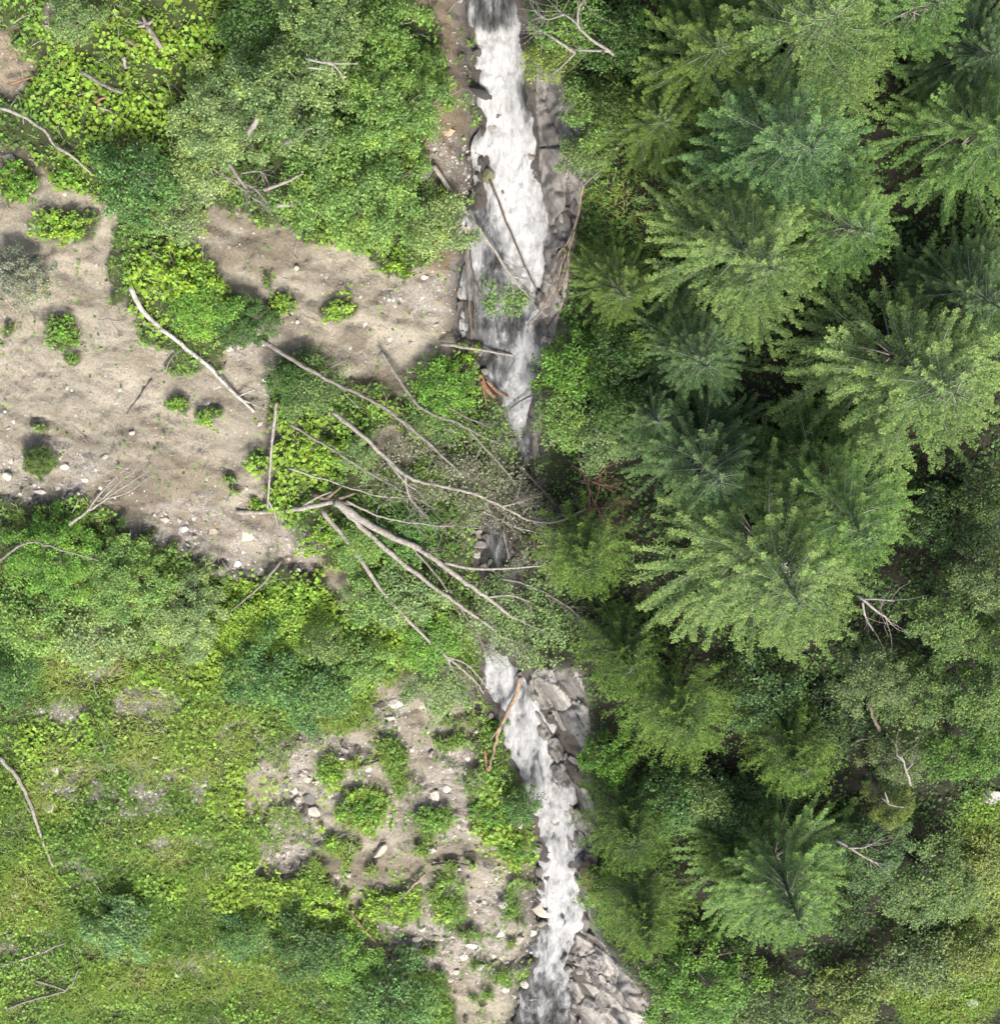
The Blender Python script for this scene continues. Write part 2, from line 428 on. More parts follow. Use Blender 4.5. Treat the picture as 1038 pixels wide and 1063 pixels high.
grav = mixc(nt, .8, (.31, .288, .262), ramp(nt, noise(nt, 9, 5, .7, P), [(.35, (.45, .4, .36)), (.5, (1, 1, 1)), (.7, (1.6, 1.58, 1.55))]), 'MULTIPLY')
mudc = mixc(nt, attr(nt, 'brown'), mudc, mixc(nt, 1.0, mudc, (.88, .79, .70), 'MULTIPLY'))
mudc = mixc(nt, attr(nt, 'damp_shade'), mudc, mixc(nt, 1.0, mudc, (.66, .63, .60), 'MULTIPLY'))  # damp and shading painted together by darkening the mud colour
mudc = mixc(nt, math_(nt, 'MULTIPLY', attr(nt, 'gravel'), .7), mudc, grav)
vegc = ramp(nt, mid, [(.3, (.03, .034, .016)), (.55, (.05, .07, .022)), (.8, (.09, .10, .04))])
vegc = mixc(nt, attr(nt, 'humus_shade'), vegc, ramp(nt, mid, [(.3, (.014, .012, .008)), (.6, (.022, .022, .011)), (.8, (.04, .038, .02))]))  # forest humus painted near-black to stand for shade under the trees
vegc = mixc(nt, math_(nt, 'MULTIPLY', attr(nt, 'gravel'), .5), vegc, grav)
c = mixc(nt, attr(nt, 'mud'), vegc, mudc)
mp2 = nd(nt, 'ShaderNodeMapping'); mp2.inputs['Scale'].default_value = (.5, 2.2, 1)
mp2r = nd(nt, 'ShaderNodeMapping'); mp2r.inputs['Rotation'].default_value = (0, 0, math.radians(60)); nt.links.new(P, mp2r.inputs['Vector'])
nt.links.new(mp2r.outputs[0], mp2.inputs['Vector'])
rk = ramp(nt, noise(nt, 1.6, 7, .7, mp2.outputs[0], .8), [(.28, (.06, .057, .055)), (.42, (.14, .135, .13)), (.52, (.21, .20, .195)), (.62, (.20, .17, .145)), (.8, (.28, .275, .265))])
c = mixc(nt, attr(nt, 'rock'), c, rk)
c = mixc(nt, attr(nt, 'wet'), c, mixc(nt, 1.0, c, (.42, .40, .38), 'MULTIPLY'))
nt.links.new(c, bs.inputs['Base Color'])
rg = nd(nt, 'ShaderNodeMapRange'); rg.inputs['To Min'].default_value = .9; rg.inputs['To Max'].default_value = .35
nt.links.new(attr(nt, 'wet'), rg.inputs['Value']); nt.links.new(rg.outputs[0], bs.inputs['Roughness'])
bump(nt, bs, math_(nt, 'ADD', fine, math_(nt, 'MULTIPLY', math_(nt, 'ADD', noise(nt, 3, 9, .72, mp.outputs[0], .9), noise(nt, 6, 9, .75, P, .5)), 1.4)), .9, .07)
M_SOIL = m
# stones and slabs
def stone_material(name, stops, sc):
    m, nt, bs, out = mat_new(name)
    tc = nd(nt, 'ShaderNodeTexCoord'); oi = nd(nt, 'ShaderNodeObjectInfo')
    c = ramp(nt, noise(nt, sc, 6, .7, tc.outputs['Object'], .4), stops)
    v = ramp(nt, oi.outputs['Random'], [(0, (.72, .70, .67)), (.5, (1, .98, .95)), (1, (1.18, 1.17, 1.15))])
    c = mixc(nt, 1.0, mixc(nt, 1.0, c, v, 'MULTIPLY'), oi.outputs['Color'], 'MULTIPLY')
    nt.links.new(c, bs.inputs['Base Color']); bs.inputs['Roughness'].default_value = .8
    bump(nt, bs, noise(nt, sc * 4, 5, .7, tc.outputs['Object']), .5, .05)
    return m
M_STONE = stone_material('pale_stone', [(.3, (.30, .29, .27)), (.5, (.44, .43, .41)), (.75, (.56, .55, .53))], 2.2)
M_SLAB = stone_material('bedrock', [(.25, (.11, .107, .104)), (.42, (.22, .215, .208)), (.55, (.33, .32, .312)), (.66, (.29, .25, .215)), (.8, (.40, .395, .39))], 1.6)
m, nt, bs, out = mat_new('fractured_bedrock')
tc = nd(nt, 'ShaderNodeTexCoord'); oi = nd(nt, 'ShaderNodeObjectInfo'); P = tc.outputs['Object']
mp3 = nd(nt, 'ShaderNodeMapping'); mp3.inputs['Scale'].default_value = (.6, 3.0, 1)
mp3r = nd(nt, 'ShaderNodeMapping'); mp3r.inputs['Rotation'].default_value = (0, 0, math.radians(60)); nt.links.new(P, mp3r.inputs['Vector'])
nt.links.new(mp3r.outputs[0], mp3.inputs['Vector'])
c = ramp(nt, noise(nt, 2.0, 8, .7, mp3.outputs[0], .8), [(.28, (.12, .117, .112)), (.42, (.25, .246, .238)), (.53, (.38, .374, .362)), (.66, (.33, .295, .255)), (.8, (.46, .455, .445))])
c = mixc(nt, .85, c, ramp(nt, attr(nt, 'plate'), [(0, (.50, .50, .50)), (.5, (1, .99, .97)), (1, (1.25, 1.22, 1.18))]), 'MULTIPLY')
c = mixc(nt, .6, c, ramp(nt, noise(nt, 12, 5, .7, P), [(.3, (.5, .5, .5)), (.5, (1, 1, 1)), (.7, (1.3, 1.3, 1.3))]), 'MULTIPLY')
c = mixc(nt, attr(nt, 'wet'), c, mixc(nt, 1.0, c, (.62, .61, .60), 'MULTIPLY'))
nt.links.new(mixc(nt, 1.0, c, oi.outputs['Color'], 'MULTIPLY'), bs.inputs['Base Color'])
rg = nd(nt, 'ShaderNodeMapRange'); rg.inputs['To Min'].default_value = .8; rg.inputs['To Max'].default_value = .35
nt.links.new(attr(nt, 'wet'), rg.inputs['Value']); nt.links.new(rg.outputs[0], bs.inputs['Roughness'])
bump(nt, bs, noise(nt, 9, 6, .7, mp3.outputs[0]), .7, .05)
M_BED = m
# water
m, nt, bs, out = mat_new('white_water')
uv = nd(nt, 'ShaderNodeUVMap')
mpw = nd(nt, 'ShaderNodeMapping'); mpw.inputs['Scale'].default_value = (1.0, .34, 1)
nt.links.new(uv.outputs[0], mpw.inputs['Vector'])
n1 = noise(nt, 1.9, 8, .68, mpw.outputs[0], 1.2); n2 = noise(nt, 9.0, 8, .75, mpw.outputs[0], 1.2)
f = math_(nt, 'ADD', math_(nt, 'ADD', math_(nt, 'MULTIPLY', n1, .9), math_(nt, 'MULTIPLY', n2, .55)), math_(nt, 'SUBTRACT', attr(nt, 'foam'), .785))
c = ramp(nt, f, [(.34, (.045, .048, .046)), (.46, (.10, .105, .108)), (.58, (.20, .21, .22)), (.70, (.42, .435, .445)), (.84, (.54, .555, .57)), (1, (.68, .69, .70))])
nt.links.new(c, bs.inputs['Base Color'])
nt.links.new(ramp(nt, f, [(.3, (.12,) * 3), (.6, (.6,) * 3)]), bs.inputs['Roughness'])
bs.inputs['IOR'].default_value = 1.33
bump(nt, bs, math_(nt, 'ADD', n1, n2), .95, .19)
M_WATER = m

# ------------------------------------------------------------------ the setting: slope and stream
ny, nx = XX.shape
idx = np.arange(nx * ny).reshape(ny, nx)
Fq = np.stack([idx[:-1, :-1], idx[:-1, 1:], idx[1:, 1:], idx[1:, :-1]], -1).reshape(-1, 4)
sd = np.maximum(np.maximum(stream_l(YY) - XX, XX - stream_r(YY)), 0)
wet = np.clip(1.05 - sd / (.35 + .8 * fbm(XX * .9, YY * .9, 61, 3) + .5 * vr), 0, 1)
wet = np.where(infr, wet, 0)
vr = np.maximum(vr, np.where(infr, 1 - sstep(.15, .75, sd + .5 * (fbm(XX * 2, YY * 2, 62, 3) - .5)), 0))
vd = np.maximum(vd, .75 * sstep(.80, .97, run) * sstep(.35, .6, fbm(XX * .35, YY * .35, 58, 3)))  # runnel lines darkened through the same damp-and-shading mask
me = np_mesh('slope', np.stack([XX, YY, ZZ], -1).reshape(-1, 3), Fq, 4, {'mud': vm, 'gravel': vg, 'rock': vr, 'wet': wet, 'damp_shade': vd, 'brown': vb, 'humus_shade': sstep(.6, 2.5, XX - stream_r(YY)) * (1 - np.where(infr, look(drymap, ppx, ppy), 0))}, True)
slope = link('hillside_ground', me, M_SOIL)
tag(slope, 'steep hillside of bare grey mud, gravel and forest soil darkened for shade', None, None, 'structure')

FOAM = [(-60,.62),(0,.60),(25,.62),(40,1.05),(60,.95),(90,.8),(125,.95),(150,1.1),(200,.98),(240,.9),(300,.85),(340,.78),(370,.72),(400,.72),(430,.62),(470,.5),(540,.5),(600,.5),(680,.85),(720,.85),(760,.8),(800,.75),(850,.9),(900,.92),(960,.9),(1000,.72),(1063,.5)]
wy = np.arange(on_plane(520, -110)[1], on_plane(560, 1180)[1], -.06)
nt_ = 56
T = np.linspace(-.04, 1.04, nt_)
WL = stream_l(wy); WR = stream_r(wy)
WX = WL[:, None] * (1 - T) + WR[:, None] * T
WY = np.repeat(wy[:, None], nt_, 1)
WZ = water_z(WY)
_, wpy = project(WX, WY, WZ); wpx, _ = project(WX, WY, WZ)
fo = np.interp(wpy, [a for a, _ in FOAM], [b for _, b in FOAM])
def gb(cx, cy, rx, ry): return np.exp(-((wpx - cx) / rx) ** 2 - ((wpy - cy) / ry) ** 2)
# thinner sheets of water over rock, where the bed shows grey
fo = fo - .45 * gb(552, 105, 16, 30) - .3 * gb(500, 215, 14, 30) - .3 * gb(512, 262, 16, 34) - .28 * gb(505, 310, 20, 22) - .35 * gb(525, 340, 26, 16) - .4 * gb(572, 255, 8, 26) - .3 * gb(505, 375, 16, 14)
fo = fo + .35 * gb(535, 190, 14, 60) + .25 * gb(545, 270, 12, 30) + .25 * gb(548, 350, 10, 20) + .3 * gb(508, 75, 16, 12) + .25 * gb(545, 420, 10, 16)
fl = wy[:, None] * np.ones(nt_)
ridge = fbm(WX * 2.2 + 3, fl * .9, 81, 4) - .5
small = fbm(WX * 6, fl * 3.2, 82, 3) - .5
WZ = WZ + .05 + (.5 * ridge + .2 * small) * np.clip(fo, .35, 1.1) + .06 * (1 - (2 * T[None, :] - 1) ** 2) - .16 * (np.abs(2 * T[None, :] - 1) ** 6)
fo = fo + .55 * ridge + .3 * small
iw = np.arange(WX.size).reshape(WX.shape)
Fw = np.stack([iw[:-1, :-1], iw[1:, :-1], iw[1:, 1:], iw[:-1, 1:]], -1).reshape(-1, 4)
me = np_mesh('stream', np.stack([WX, WY, WZ], -1).reshape(-1, 3), Fw, 4, {'foam': fo}, True)
uvl = me.uv_layers.new(name='UVMap')
uvs = np.stack([WX - WL.mean(), WY], -1).reshape(-1, 2)[Fw.ravel()]
uvl.data.foreach_set('uv', uvs.astype(np.float32).ravel())
stream = link('stream_water', me, M_WATER)
tag(stream, 'foaming white mountain stream tumbling down the slope', None, None, 'structure')

# ------------------------------------------------------------------ stones
def stone_mesh(seed, sub=2, flat=.6, cuts=7):
    import bmesh
    rng = np.random.default_rng(seed)
    bm = bmesh.new(); bmesh.ops.create_icosphere(bm, subdivisions=sub, radius=1)
    pl = [(norm(rng.normal(size=3)), rng.uniform(.38, .8)) for _ in range(cuts + 3)]
    s = np.array([1, rng.uniform(.6, .95), flat * rng.uniform(.7, 1.1)])
    for v in bm.verts:
        c = np.array(v.co)
        for n, d in pl:
            e = c @ n - d
            if e > 0: c = c - n * e
        c = c * (1 + .05 * (rng.random() - .5)) * s
        v.co = c
    me = bpy.data.meshes.new('stone'); bm.to_mesh(me); bm.free()
    return me
STONES = [stone_mesh(i, 2, .55) for i in range(5)]
SMALLS = [stone_mesh(20 + i, 1, .6, 5) for i in range(6)]
for s in STONES + SMALLS: s.materials.append(M_STONE)
R_ = random.Random(5)
def put_stone(px, py, rx, label, cat='stone', group=None, color=(1, 1, 1), me=None, rz=None, asp=1.0, name='stone', sink=.25, flat=1.0):
    p = ground(px, py)
    r = rx * (CAM[2] - p.z) / FOC
    o = link(name, me or R_.choice(STONES), None, None, color)
    o.scale = (r, r * asp, r * flat)
    o.location = (p.x, p.y, p.z + r * .5 * flat * (1 - 2 * sink))
    o.rotation_euler = (R_.uniform(-.25, .25), R_.uniform(-.25, .25), rz if rz is not None else R_.uniform(0, 6.28))
    return tag(o, label, cat, group)
W_ = (1.15, 1.13, 1.1)
BIG = [
 (488,242,13,'flat pale boulder at the left waterline beneath the leaning grey log',(1.0,.93,.88),1.4,1.6),
 (50,838,10,'white triangular rock beside the grey log on the grassy slope',(1.2,1.2,1.22),1.3,.4),
 (255,556,10,'large cream wedge-shaped stone at the lower end of the mudslide',(1.2,1.12,.98),1.5,1.1),
 (221,553,6,'narrow cream stone just left of the largest wedge on the mud',(1.2,1.1,.95),1.6,1.2),
 (192,548,7,'blue-grey stone on the mud below the shaded hollow',(.85,.9,.98),1.1,0),
 (246,586,6,'grey-white stone at the bottom edge of the mudslide above the bushes',(1,1.02,1.08),1.2,.8),
 (66,483,8,'round white stone right of the grassy tuft on the mud',W_,.9,0),
 (42,509,10,'long white stone at the shrub edge on the far left mud',W_,.55,0),
 (7,495,8,'pale stone at the left picture edge beside the grassy tuft',W_,.9,0),
 (87,498,6,'square white stone between shrub edge and round white stone',W_,.9,0),
 (171,538,7,'pale round stone at the tip of the dark shrub edge',W_,.9,0),
 (108,474,6,'small angular white stone mid mud above the dead white twigs',W_,.7,.5),
 (137,450,5,'lone white stone high on the smooth pale mud',W_,.7,.5),
 (276,393,7,'hollow-looking white stone beside the end of the birch log',W_,.9,0),
 (239,362,5,'left one of two white stones above the birch log',W_,.9,0),
 (249,358,5,'right one of two white stones above the birch log',W_,.9,0),
 (413,730,13,'big pale grey boulder under the lower left bushes near the stream',W_,.7,0),
 (404,745,9,'second pale boulder just below the biggest one under the bushes',(1,1,1),.6,0),
 (329,812,8,'pale slab on the eroded bank right of the grass',W_,.8,0),
 (322,826,10,'dark grey boulder in the eroded bank',(.42,.42,.43),1.5,.6),
 (354,787,7,'white stone on the upper eroded bank below the bushes',W_,.7,0),
 (394,884,14,'long flat brownish slab lying in the eroded bank',(.78,.72,.66),.55,.9),
 (448,882,8,'pale stone between two green clumps on the lower bank',W_,.8,0),
 (465,819,7,'white stone below the lime plants on the lower bank',W_,1,0),
 (523,938,7,'white stone beside the small plant near the lower stream',W_,1.2,0),
 (560,942,12,'flat cream boulder at the left edge of the lower stream',(1.1,1.05,.95),1.5,.3),
 (564,903,11,'dark wet boulder at the left edge of the lower stream',(.35,.35,.36),1.6,.4),
 (557,880,8,'grey wet rock just above the dark boulder by the stream',(.5,.5,.5),1.2,.4),
 (488,981,10,'flat white slab on the lower gravel bank',W_,.6,0),
 (500,1003,9,'white slab below the flat one on the gravel bank',W_,.6,.3),
 (523,1027,7,'pale stone near the bottom bend of the stream',W_,1,0),
 (547,1022,9,'grey boulder at the stream bend at the bottom',(.8,.8,.78),1,0),
 (432,975,9,'pale flat stone beside the red-brown fallen pole',W_,.6,.3),
 (430,992,8,'buff stone under the red-brown fallen pole',(1.05,.98,.88),.8,.3),
 (519,967,10,'dusty pale slab in the lower gravel left of the stream',(1,.97,.92),.9,.9),
 (538,974,10,'pale slab close to the stream below the cream boulder',(1,.97,.93),.9,.5),
 (990,993,8,'dark grey boulder among the bushes at lower right',(.55,.55,.58),1,0),
 (1028,826,13,'grey rock poking out at the right picture edge',(.8,.8,.82),1.4,.9),
 (1012,1040,12,'pale rock on the grassy knoll at the bottom right corner',(.9,.9,.93),.7,.2),
 (1033,1036,8,'smaller rock right of the pale one in the bottom right corner',(.85,.85,.88),.8,.4),
 (69,19,7,'long white stone in the top left corner plants',W_,1.8,-.3),
 (49,29,6,'white stone lower left of the long one in the top left corner',W_,.7,-.6),
 (38,8,5,'white stone at the top edge of the left corner plants',W_,.8,0),
 (24,51,5,'small white stone on the bare patch in the top left corner',W_,.8,0),
 (9,163,9,'bleached rock on the bare ground at the left edge',(1.05,1.02,.98),1.3,0),
 (568,292,6,'rounded grey rock in the stream edge on the right',(.6,.6,.6),1.2,0),
 (209,192,6,'pale stone under the dead branch pile in the upper left bushes',W_,.9,0),
 (53,676,6,'pale stone in the yellow grass of the lower left slope',(1,1,1.05),.9,0),
 (273,983,7,'flat grey stone on the dark shrub edge at the bottom left',(1,1,1),.5,.2),
 (184,1013,5,'small square white stone low in the bottom left grass',W_,1,0),
 (17,929,7,'white stone near the left edge in the lower grass',W_,.8,0),
 (164,785,7,'wide white stone on the upper rim of the gravel strip in the grass',W_,.5,0),
 (57,800,6,'slim upright pale stone above the white triangular rock',(1,1.02,1.06),1.8,.3),
 (468,137,8,'ochre boulder in the earth bank left of the upper stream',(1.0,.78,.55),.8,.3),
 (482,305,8,'orange-brown boulder at the left edge of the stream beside the leaning poles',(1.0,.68,.45),1.3,.2),
 (467,205,6,'pale stone on the earth bank beside the leaning grey log',W_,.9,.3),
 (442,288,6,'white stone on the mud under the leafy bank',W_,.8,.3),
]
for (px, py, r, lab, colr, asp, rz) in BIG:
    put_stone(px, py, r * .95, lab, 'stone' if r < 9 else 'boulder', None, colr, None, rz, asp, 'stone' if r < 9 else 'boulder', .36)
def scatter_stones(n, cond, rr, label, group, seed, box, tint=(1, 1, 1), marks=()):
    rng = random.Random(seed); k = 0
    for _ in range(n * 60):
        if k >= n: break
        px = rng.uniform(box[0], box[2]); py = rng.uniform(box[1], box[3])
        if rng.random() > cond(np.array(px), np.array(py)): continue
        q = rng.random()
        r = rr[0] + (rr[1] - rr[0]) * q ** 2.2
        v = rng.uniform(.75, 1.15)
        tone = 'pale' if v > 1.02 else ('grey' if v < .88 else 'dull white')
        size = 'tiny' if r < rr[0] + .25 * (rr[1] - rr[0]) else ('small' if r < rr[0] + .6 * (rr[1] - rr[0]) else 'fist-sized')
        mk = min(marks, key=lambda q: (q[0] - px) ** 2 + (q[1] - py) ** 2)
        side = ('right of' if px > mk[0] else 'left of') if abs(px - mk[0]) > abs(py - mk[1]) else ('below' if py > mk[1] else 'above')
        put_stone(px, py, r, f'{size} {tone} {label} {side} {mk[2]}', 'stone', group, (tint[0] * v, tint[1] * v, tint[2] * v * rng.uniform(.93, 1.03)), rng.choice(SMALLS), None, rng.uniform(.6, 1.4), 'stone', .42)
        k += 1
scatter_stones(70, lambda x, y: look(mudmap, x, y) * (.12 + look(gravmap, x, y)), (1.8, 5), 'mudslide stone', 'stones scattered on the left mudslide', 1, (0, 200, 370, 620), (1.1, 1.08, 1.05), [(40,480,'the grassy tuft'),(66,483,'the round white stone'),(255,556,'the cream wedge stone'),(192,548,'the blue-grey stone'),(120,505,'the bleached dead sapling'),(65,345,'the dark-green plant'),(145,412,'the mud stick'),(180,350,'the birch log'),(290,316,'the small lime plant'),(280,480,'the upright pole'),(320,595,'the mud tip'),(10,290,'the silvery bush'),(215,240,'the upper mud tip')])
scatter_stones(165, lambda x, y: look(mudmap, x, y) * (.25 + look(gravmap, x, y)), (1.8, 8), 'eroded-bank stone', 'stones in the eroded bank', 2, (250, 700, 560, 1063), (1.12, 1.06, 1.03), [(413,730,'the biggest pale boulder'),(375,840,'the dense green clump'),(394,884,'the long flat slab'),(322,826,'the dark grey boulder'),(300,900,'the grass slope edge'),(465,940,'the gravel lime clump'),(395,970,'the red-brown pole'),(560,942,'the cream boulder'),(500,1003,'the white slabs'),(505,850,'the waterside plant belt'),(510,770,'the peeled broken log'),(450,850,'the green clump'),(345,790,'the upper white stone'),(420,925,'the short brown log'),(530,1020,'the stream bend')])
scatter_stones(46, lambda x, y: look(gravmap, x, y), (1.8, 4), 'stone in the gravel strip', 'stones in the gravel strip', 3, (40, 770, 250, 850), (1.1, 1.08, 1.05), [(50,838,'the white triangular rock'),(164,785,'the wide white stone'),(110,812,'the strip centre'),(210,830,'the strip end'),(57,800,'the slim upright stone')])
scatter_stones(30, lambda x, y: look(mudmap, x, y) * (.2 + look(gravmap, x, y)), (1.8, 5), 'upper-bank stone', 'stones on the upper earth bank', 4, (400, 0, 490, 390), (1.0, .96, .92), [(468,137,'the ochre boulder'),(488,242,'the flat waterline boulder'),(482,305,'the orange-brown boulder'),(410,275,'the round lime plant'),(450,172,'the leaning log butt'),(455,20,'the top alder'),(440,360,'the pale stick')])
scatter_stones(24, lambda x, y: look(rockmap, x, y) , (2.5, 7), 'stream-bed cobble', 'cobbles at the stream outlet', 6, (540, 990, 600, 1063), (.75, .75, .76), [(547,1022,'the grey bend boulder'),(580,1000,'the bottom white water'),(600,1050,'the rock slabs')])

rq = random.Random(12)
MARG = [(60,'the top fall'),(110,'the black rock'),(165,'the mossy rock'),(225,'the leaning log'),(285,'the left poles'),(345,'the pale stick'),(405,'the splintered log'),(455,'the stream narrows'),(560,'the mid stream gap'),(705,'the fallen stem tips'),(760,'the peeled log'),(830,'the waterside bush'),(900,'the dark boulder'),(960,'the cream boulder'),(1020,'the stream bend')]
for k in range(96):
    py = rq.choice([rq.uniform(20, 480), rq.uniform(545, 590), rq.uniform(690, 1055), rq.uniform(180, 400)])
    y_ = on_plane(520, py)[1]; l_, r2 = float(stream_l(np.array(y_))), float(stream_r(np.array(y_)))
    w = rq.random()
    if w > .74 and k % 3: w *= .7
    xw = l_ + rq.uniform(-.25, .35) if w < .42 else (r2 + rq.uniform(-.4, .2) if w < .74 else rq.uniform(l_ + .3, r2 - .3))
    a_, b_ = project(np.array(xw), np.array(y_), water_z(np.array(y_)))
    where = 'on left waterline' if w < .42 else ('on right waterline' if w < .74 else 'in the current')
    mk = min(MARG, key=lambda q: abs(q[0] - py))
    v = rq.uniform(.22, .6); r_ = rq.uniform(2.5, 7.5); sz = 'small' if r_ < 4.2 else ('fair-sized' if r_ < 6 else 'large'); tn_ = 'blackish' if v < .36 else 'dark grey'
    put_stone(float(a_), float(b_), r_, f'{sz} {tn_} wet rock {where} beside {mk[1]}', 'rock', 'wet rocks of the stream', (v, v * .98, v * .95), rq.choice(STONES), None, rq.uniform(.6, 1.3), 'rock', -.15 if w >= .74 else .1, 1.2)

def single_out(objs):
    by = {}
    for o in objs: by.setdefault(o['label'], []).append(o)
    ORD = ['leftmost', 'second left', 'third left', 'fourth left', 'fifth left', 'sixth left']
    for lab, g in by.items():
        if len(g) < 2 or len(g) > 6: continue
        g.sort(key=lambda o: o.location.x)
        for i, o in enumerate(g):
            o['label'] = lab + ', ' + ('rightmost' if i == len(g) - 1 else (ORD[i] if len(g) > 2 else 'left one'))
single_out([o for o in COL.objects if o.get('category') in ('stone', 'rock')])

# gravel too fine to count
rng = np.random.default_rng(77)
gx = rng.uniform(-22, 6, 150000); gy = rng.uniform(-26, 19, 150000)
gz = H(gx, gy); a, b = project(gx, gy, gz)
inwater = (gx > stream_l(gy) - .05) & (gx < stream_r(gy) + .05)
keep = (rng.random(len(gx)) < look(gravmap, a, b) * .6 + look(mudmap, a, b) * .14 * sstep(.35, .7, fbm(gx * .9, gy * .9, 55, 3))) & ~inwater & (a > -80) & (a < 700)
gx, gy, gz = gx[keep], gy[keep], gz[keep]
n = len(gx)
s = rng.uniform(.014, .045, n) * (1 + (rng.random(n) < .12) * 1.0)
O = np.array([[1, 0, 0], [0, 1, 0], [-1, 0, 0], [0, -1, 0], [0, 0, .7]], float)
an = rng.uniform(0, 6.28, n)
off = O[None] * s[:, None, None] * (1 + .5 * (rng.random((n, 5, 1)) - .5))
ox = off[..., 0] * np.cos(an)[:, None] - off[..., 1] * np.sin(an)[:, None]; oy = off[..., 0] * np.sin(an)[:, None] + off[..., 1] * np.cos(an)[:, None]
V = np.stack([gx[:, None] + ox, gy[:, None] + oy, gz[:, None] + off[..., 2]], -1).reshape(-1, 3)
tri = np.array([[0, 1, 4], [1, 2, 4], [2, 3, 4], [3, 0, 4]])
F = (np.arange(n)[:, None, None] * 5 + tri[None]).reshape(-1, 3)
mg, nt, bs, out = mat_new('gravel_chip')
geo = nd(nt, 'ShaderNodeNewGeometry')
nt.links.new(ramp(nt, geo.outputs['Random Per Island'], [(0, (.15, .14, .125)), (.4, (.27, .255, .235)), (.75, (.38, .37, .35)), (1, (.56, .55, .53))]), bs.inputs['Base Color'])
bs.inputs['Roughness'].default_value = .85
g = link('gravel', np_mesh('gravel', V, F, 3), mg)
tag(g, 'fine pale gravel strewn over the mud and eroded bank', None, None, 'stuff')

# ------------------------------------------------------------------ bedrock slabs beside the stream
def slab_mesh(seed):
    rng = np.random.default_rng(seed)
    k = int(rng.integers(5, 8))
    an = np.sort((np.arange(k) + rng.uniform(-.35, .35, k)) / k * 6.283)
    r = rng.uniform(.7, 1.05, k)
    top = np.stack([np.cos(an) * r, np.sin(an) * r * .42, rng.uniform(-.04, .04, k)], -1)
    bot = top * [1.12, 1.18, 1] - [0, 0, .55]
    mid = top * [1.06, 1.07, 1] - [0, 0, .10 ]
    c = np.array([[rng.uniform(-.2, .2), rng.uniform(-.1, .1), .05]])
    V = np.vstack([top, mid, bot, c])
    F = []
    for i in range(k):
        j = (i + 1) % k
        F += [[i + k, j + k, j, i], [i + 2 * k, j + 2 * k, j + k, i + k], [i, j, 3 * k, 3 * k]]
    me = bpy.data.meshes.new('slab')
    me.from_pydata([tuple(v) for v in V], [], [tuple(dict.fromkeys(f)) for f in F]); me.update()
    me.materials.append(M_SLAB)
    return me
SLABS = [slab_mesh(i) for i in range(9)]
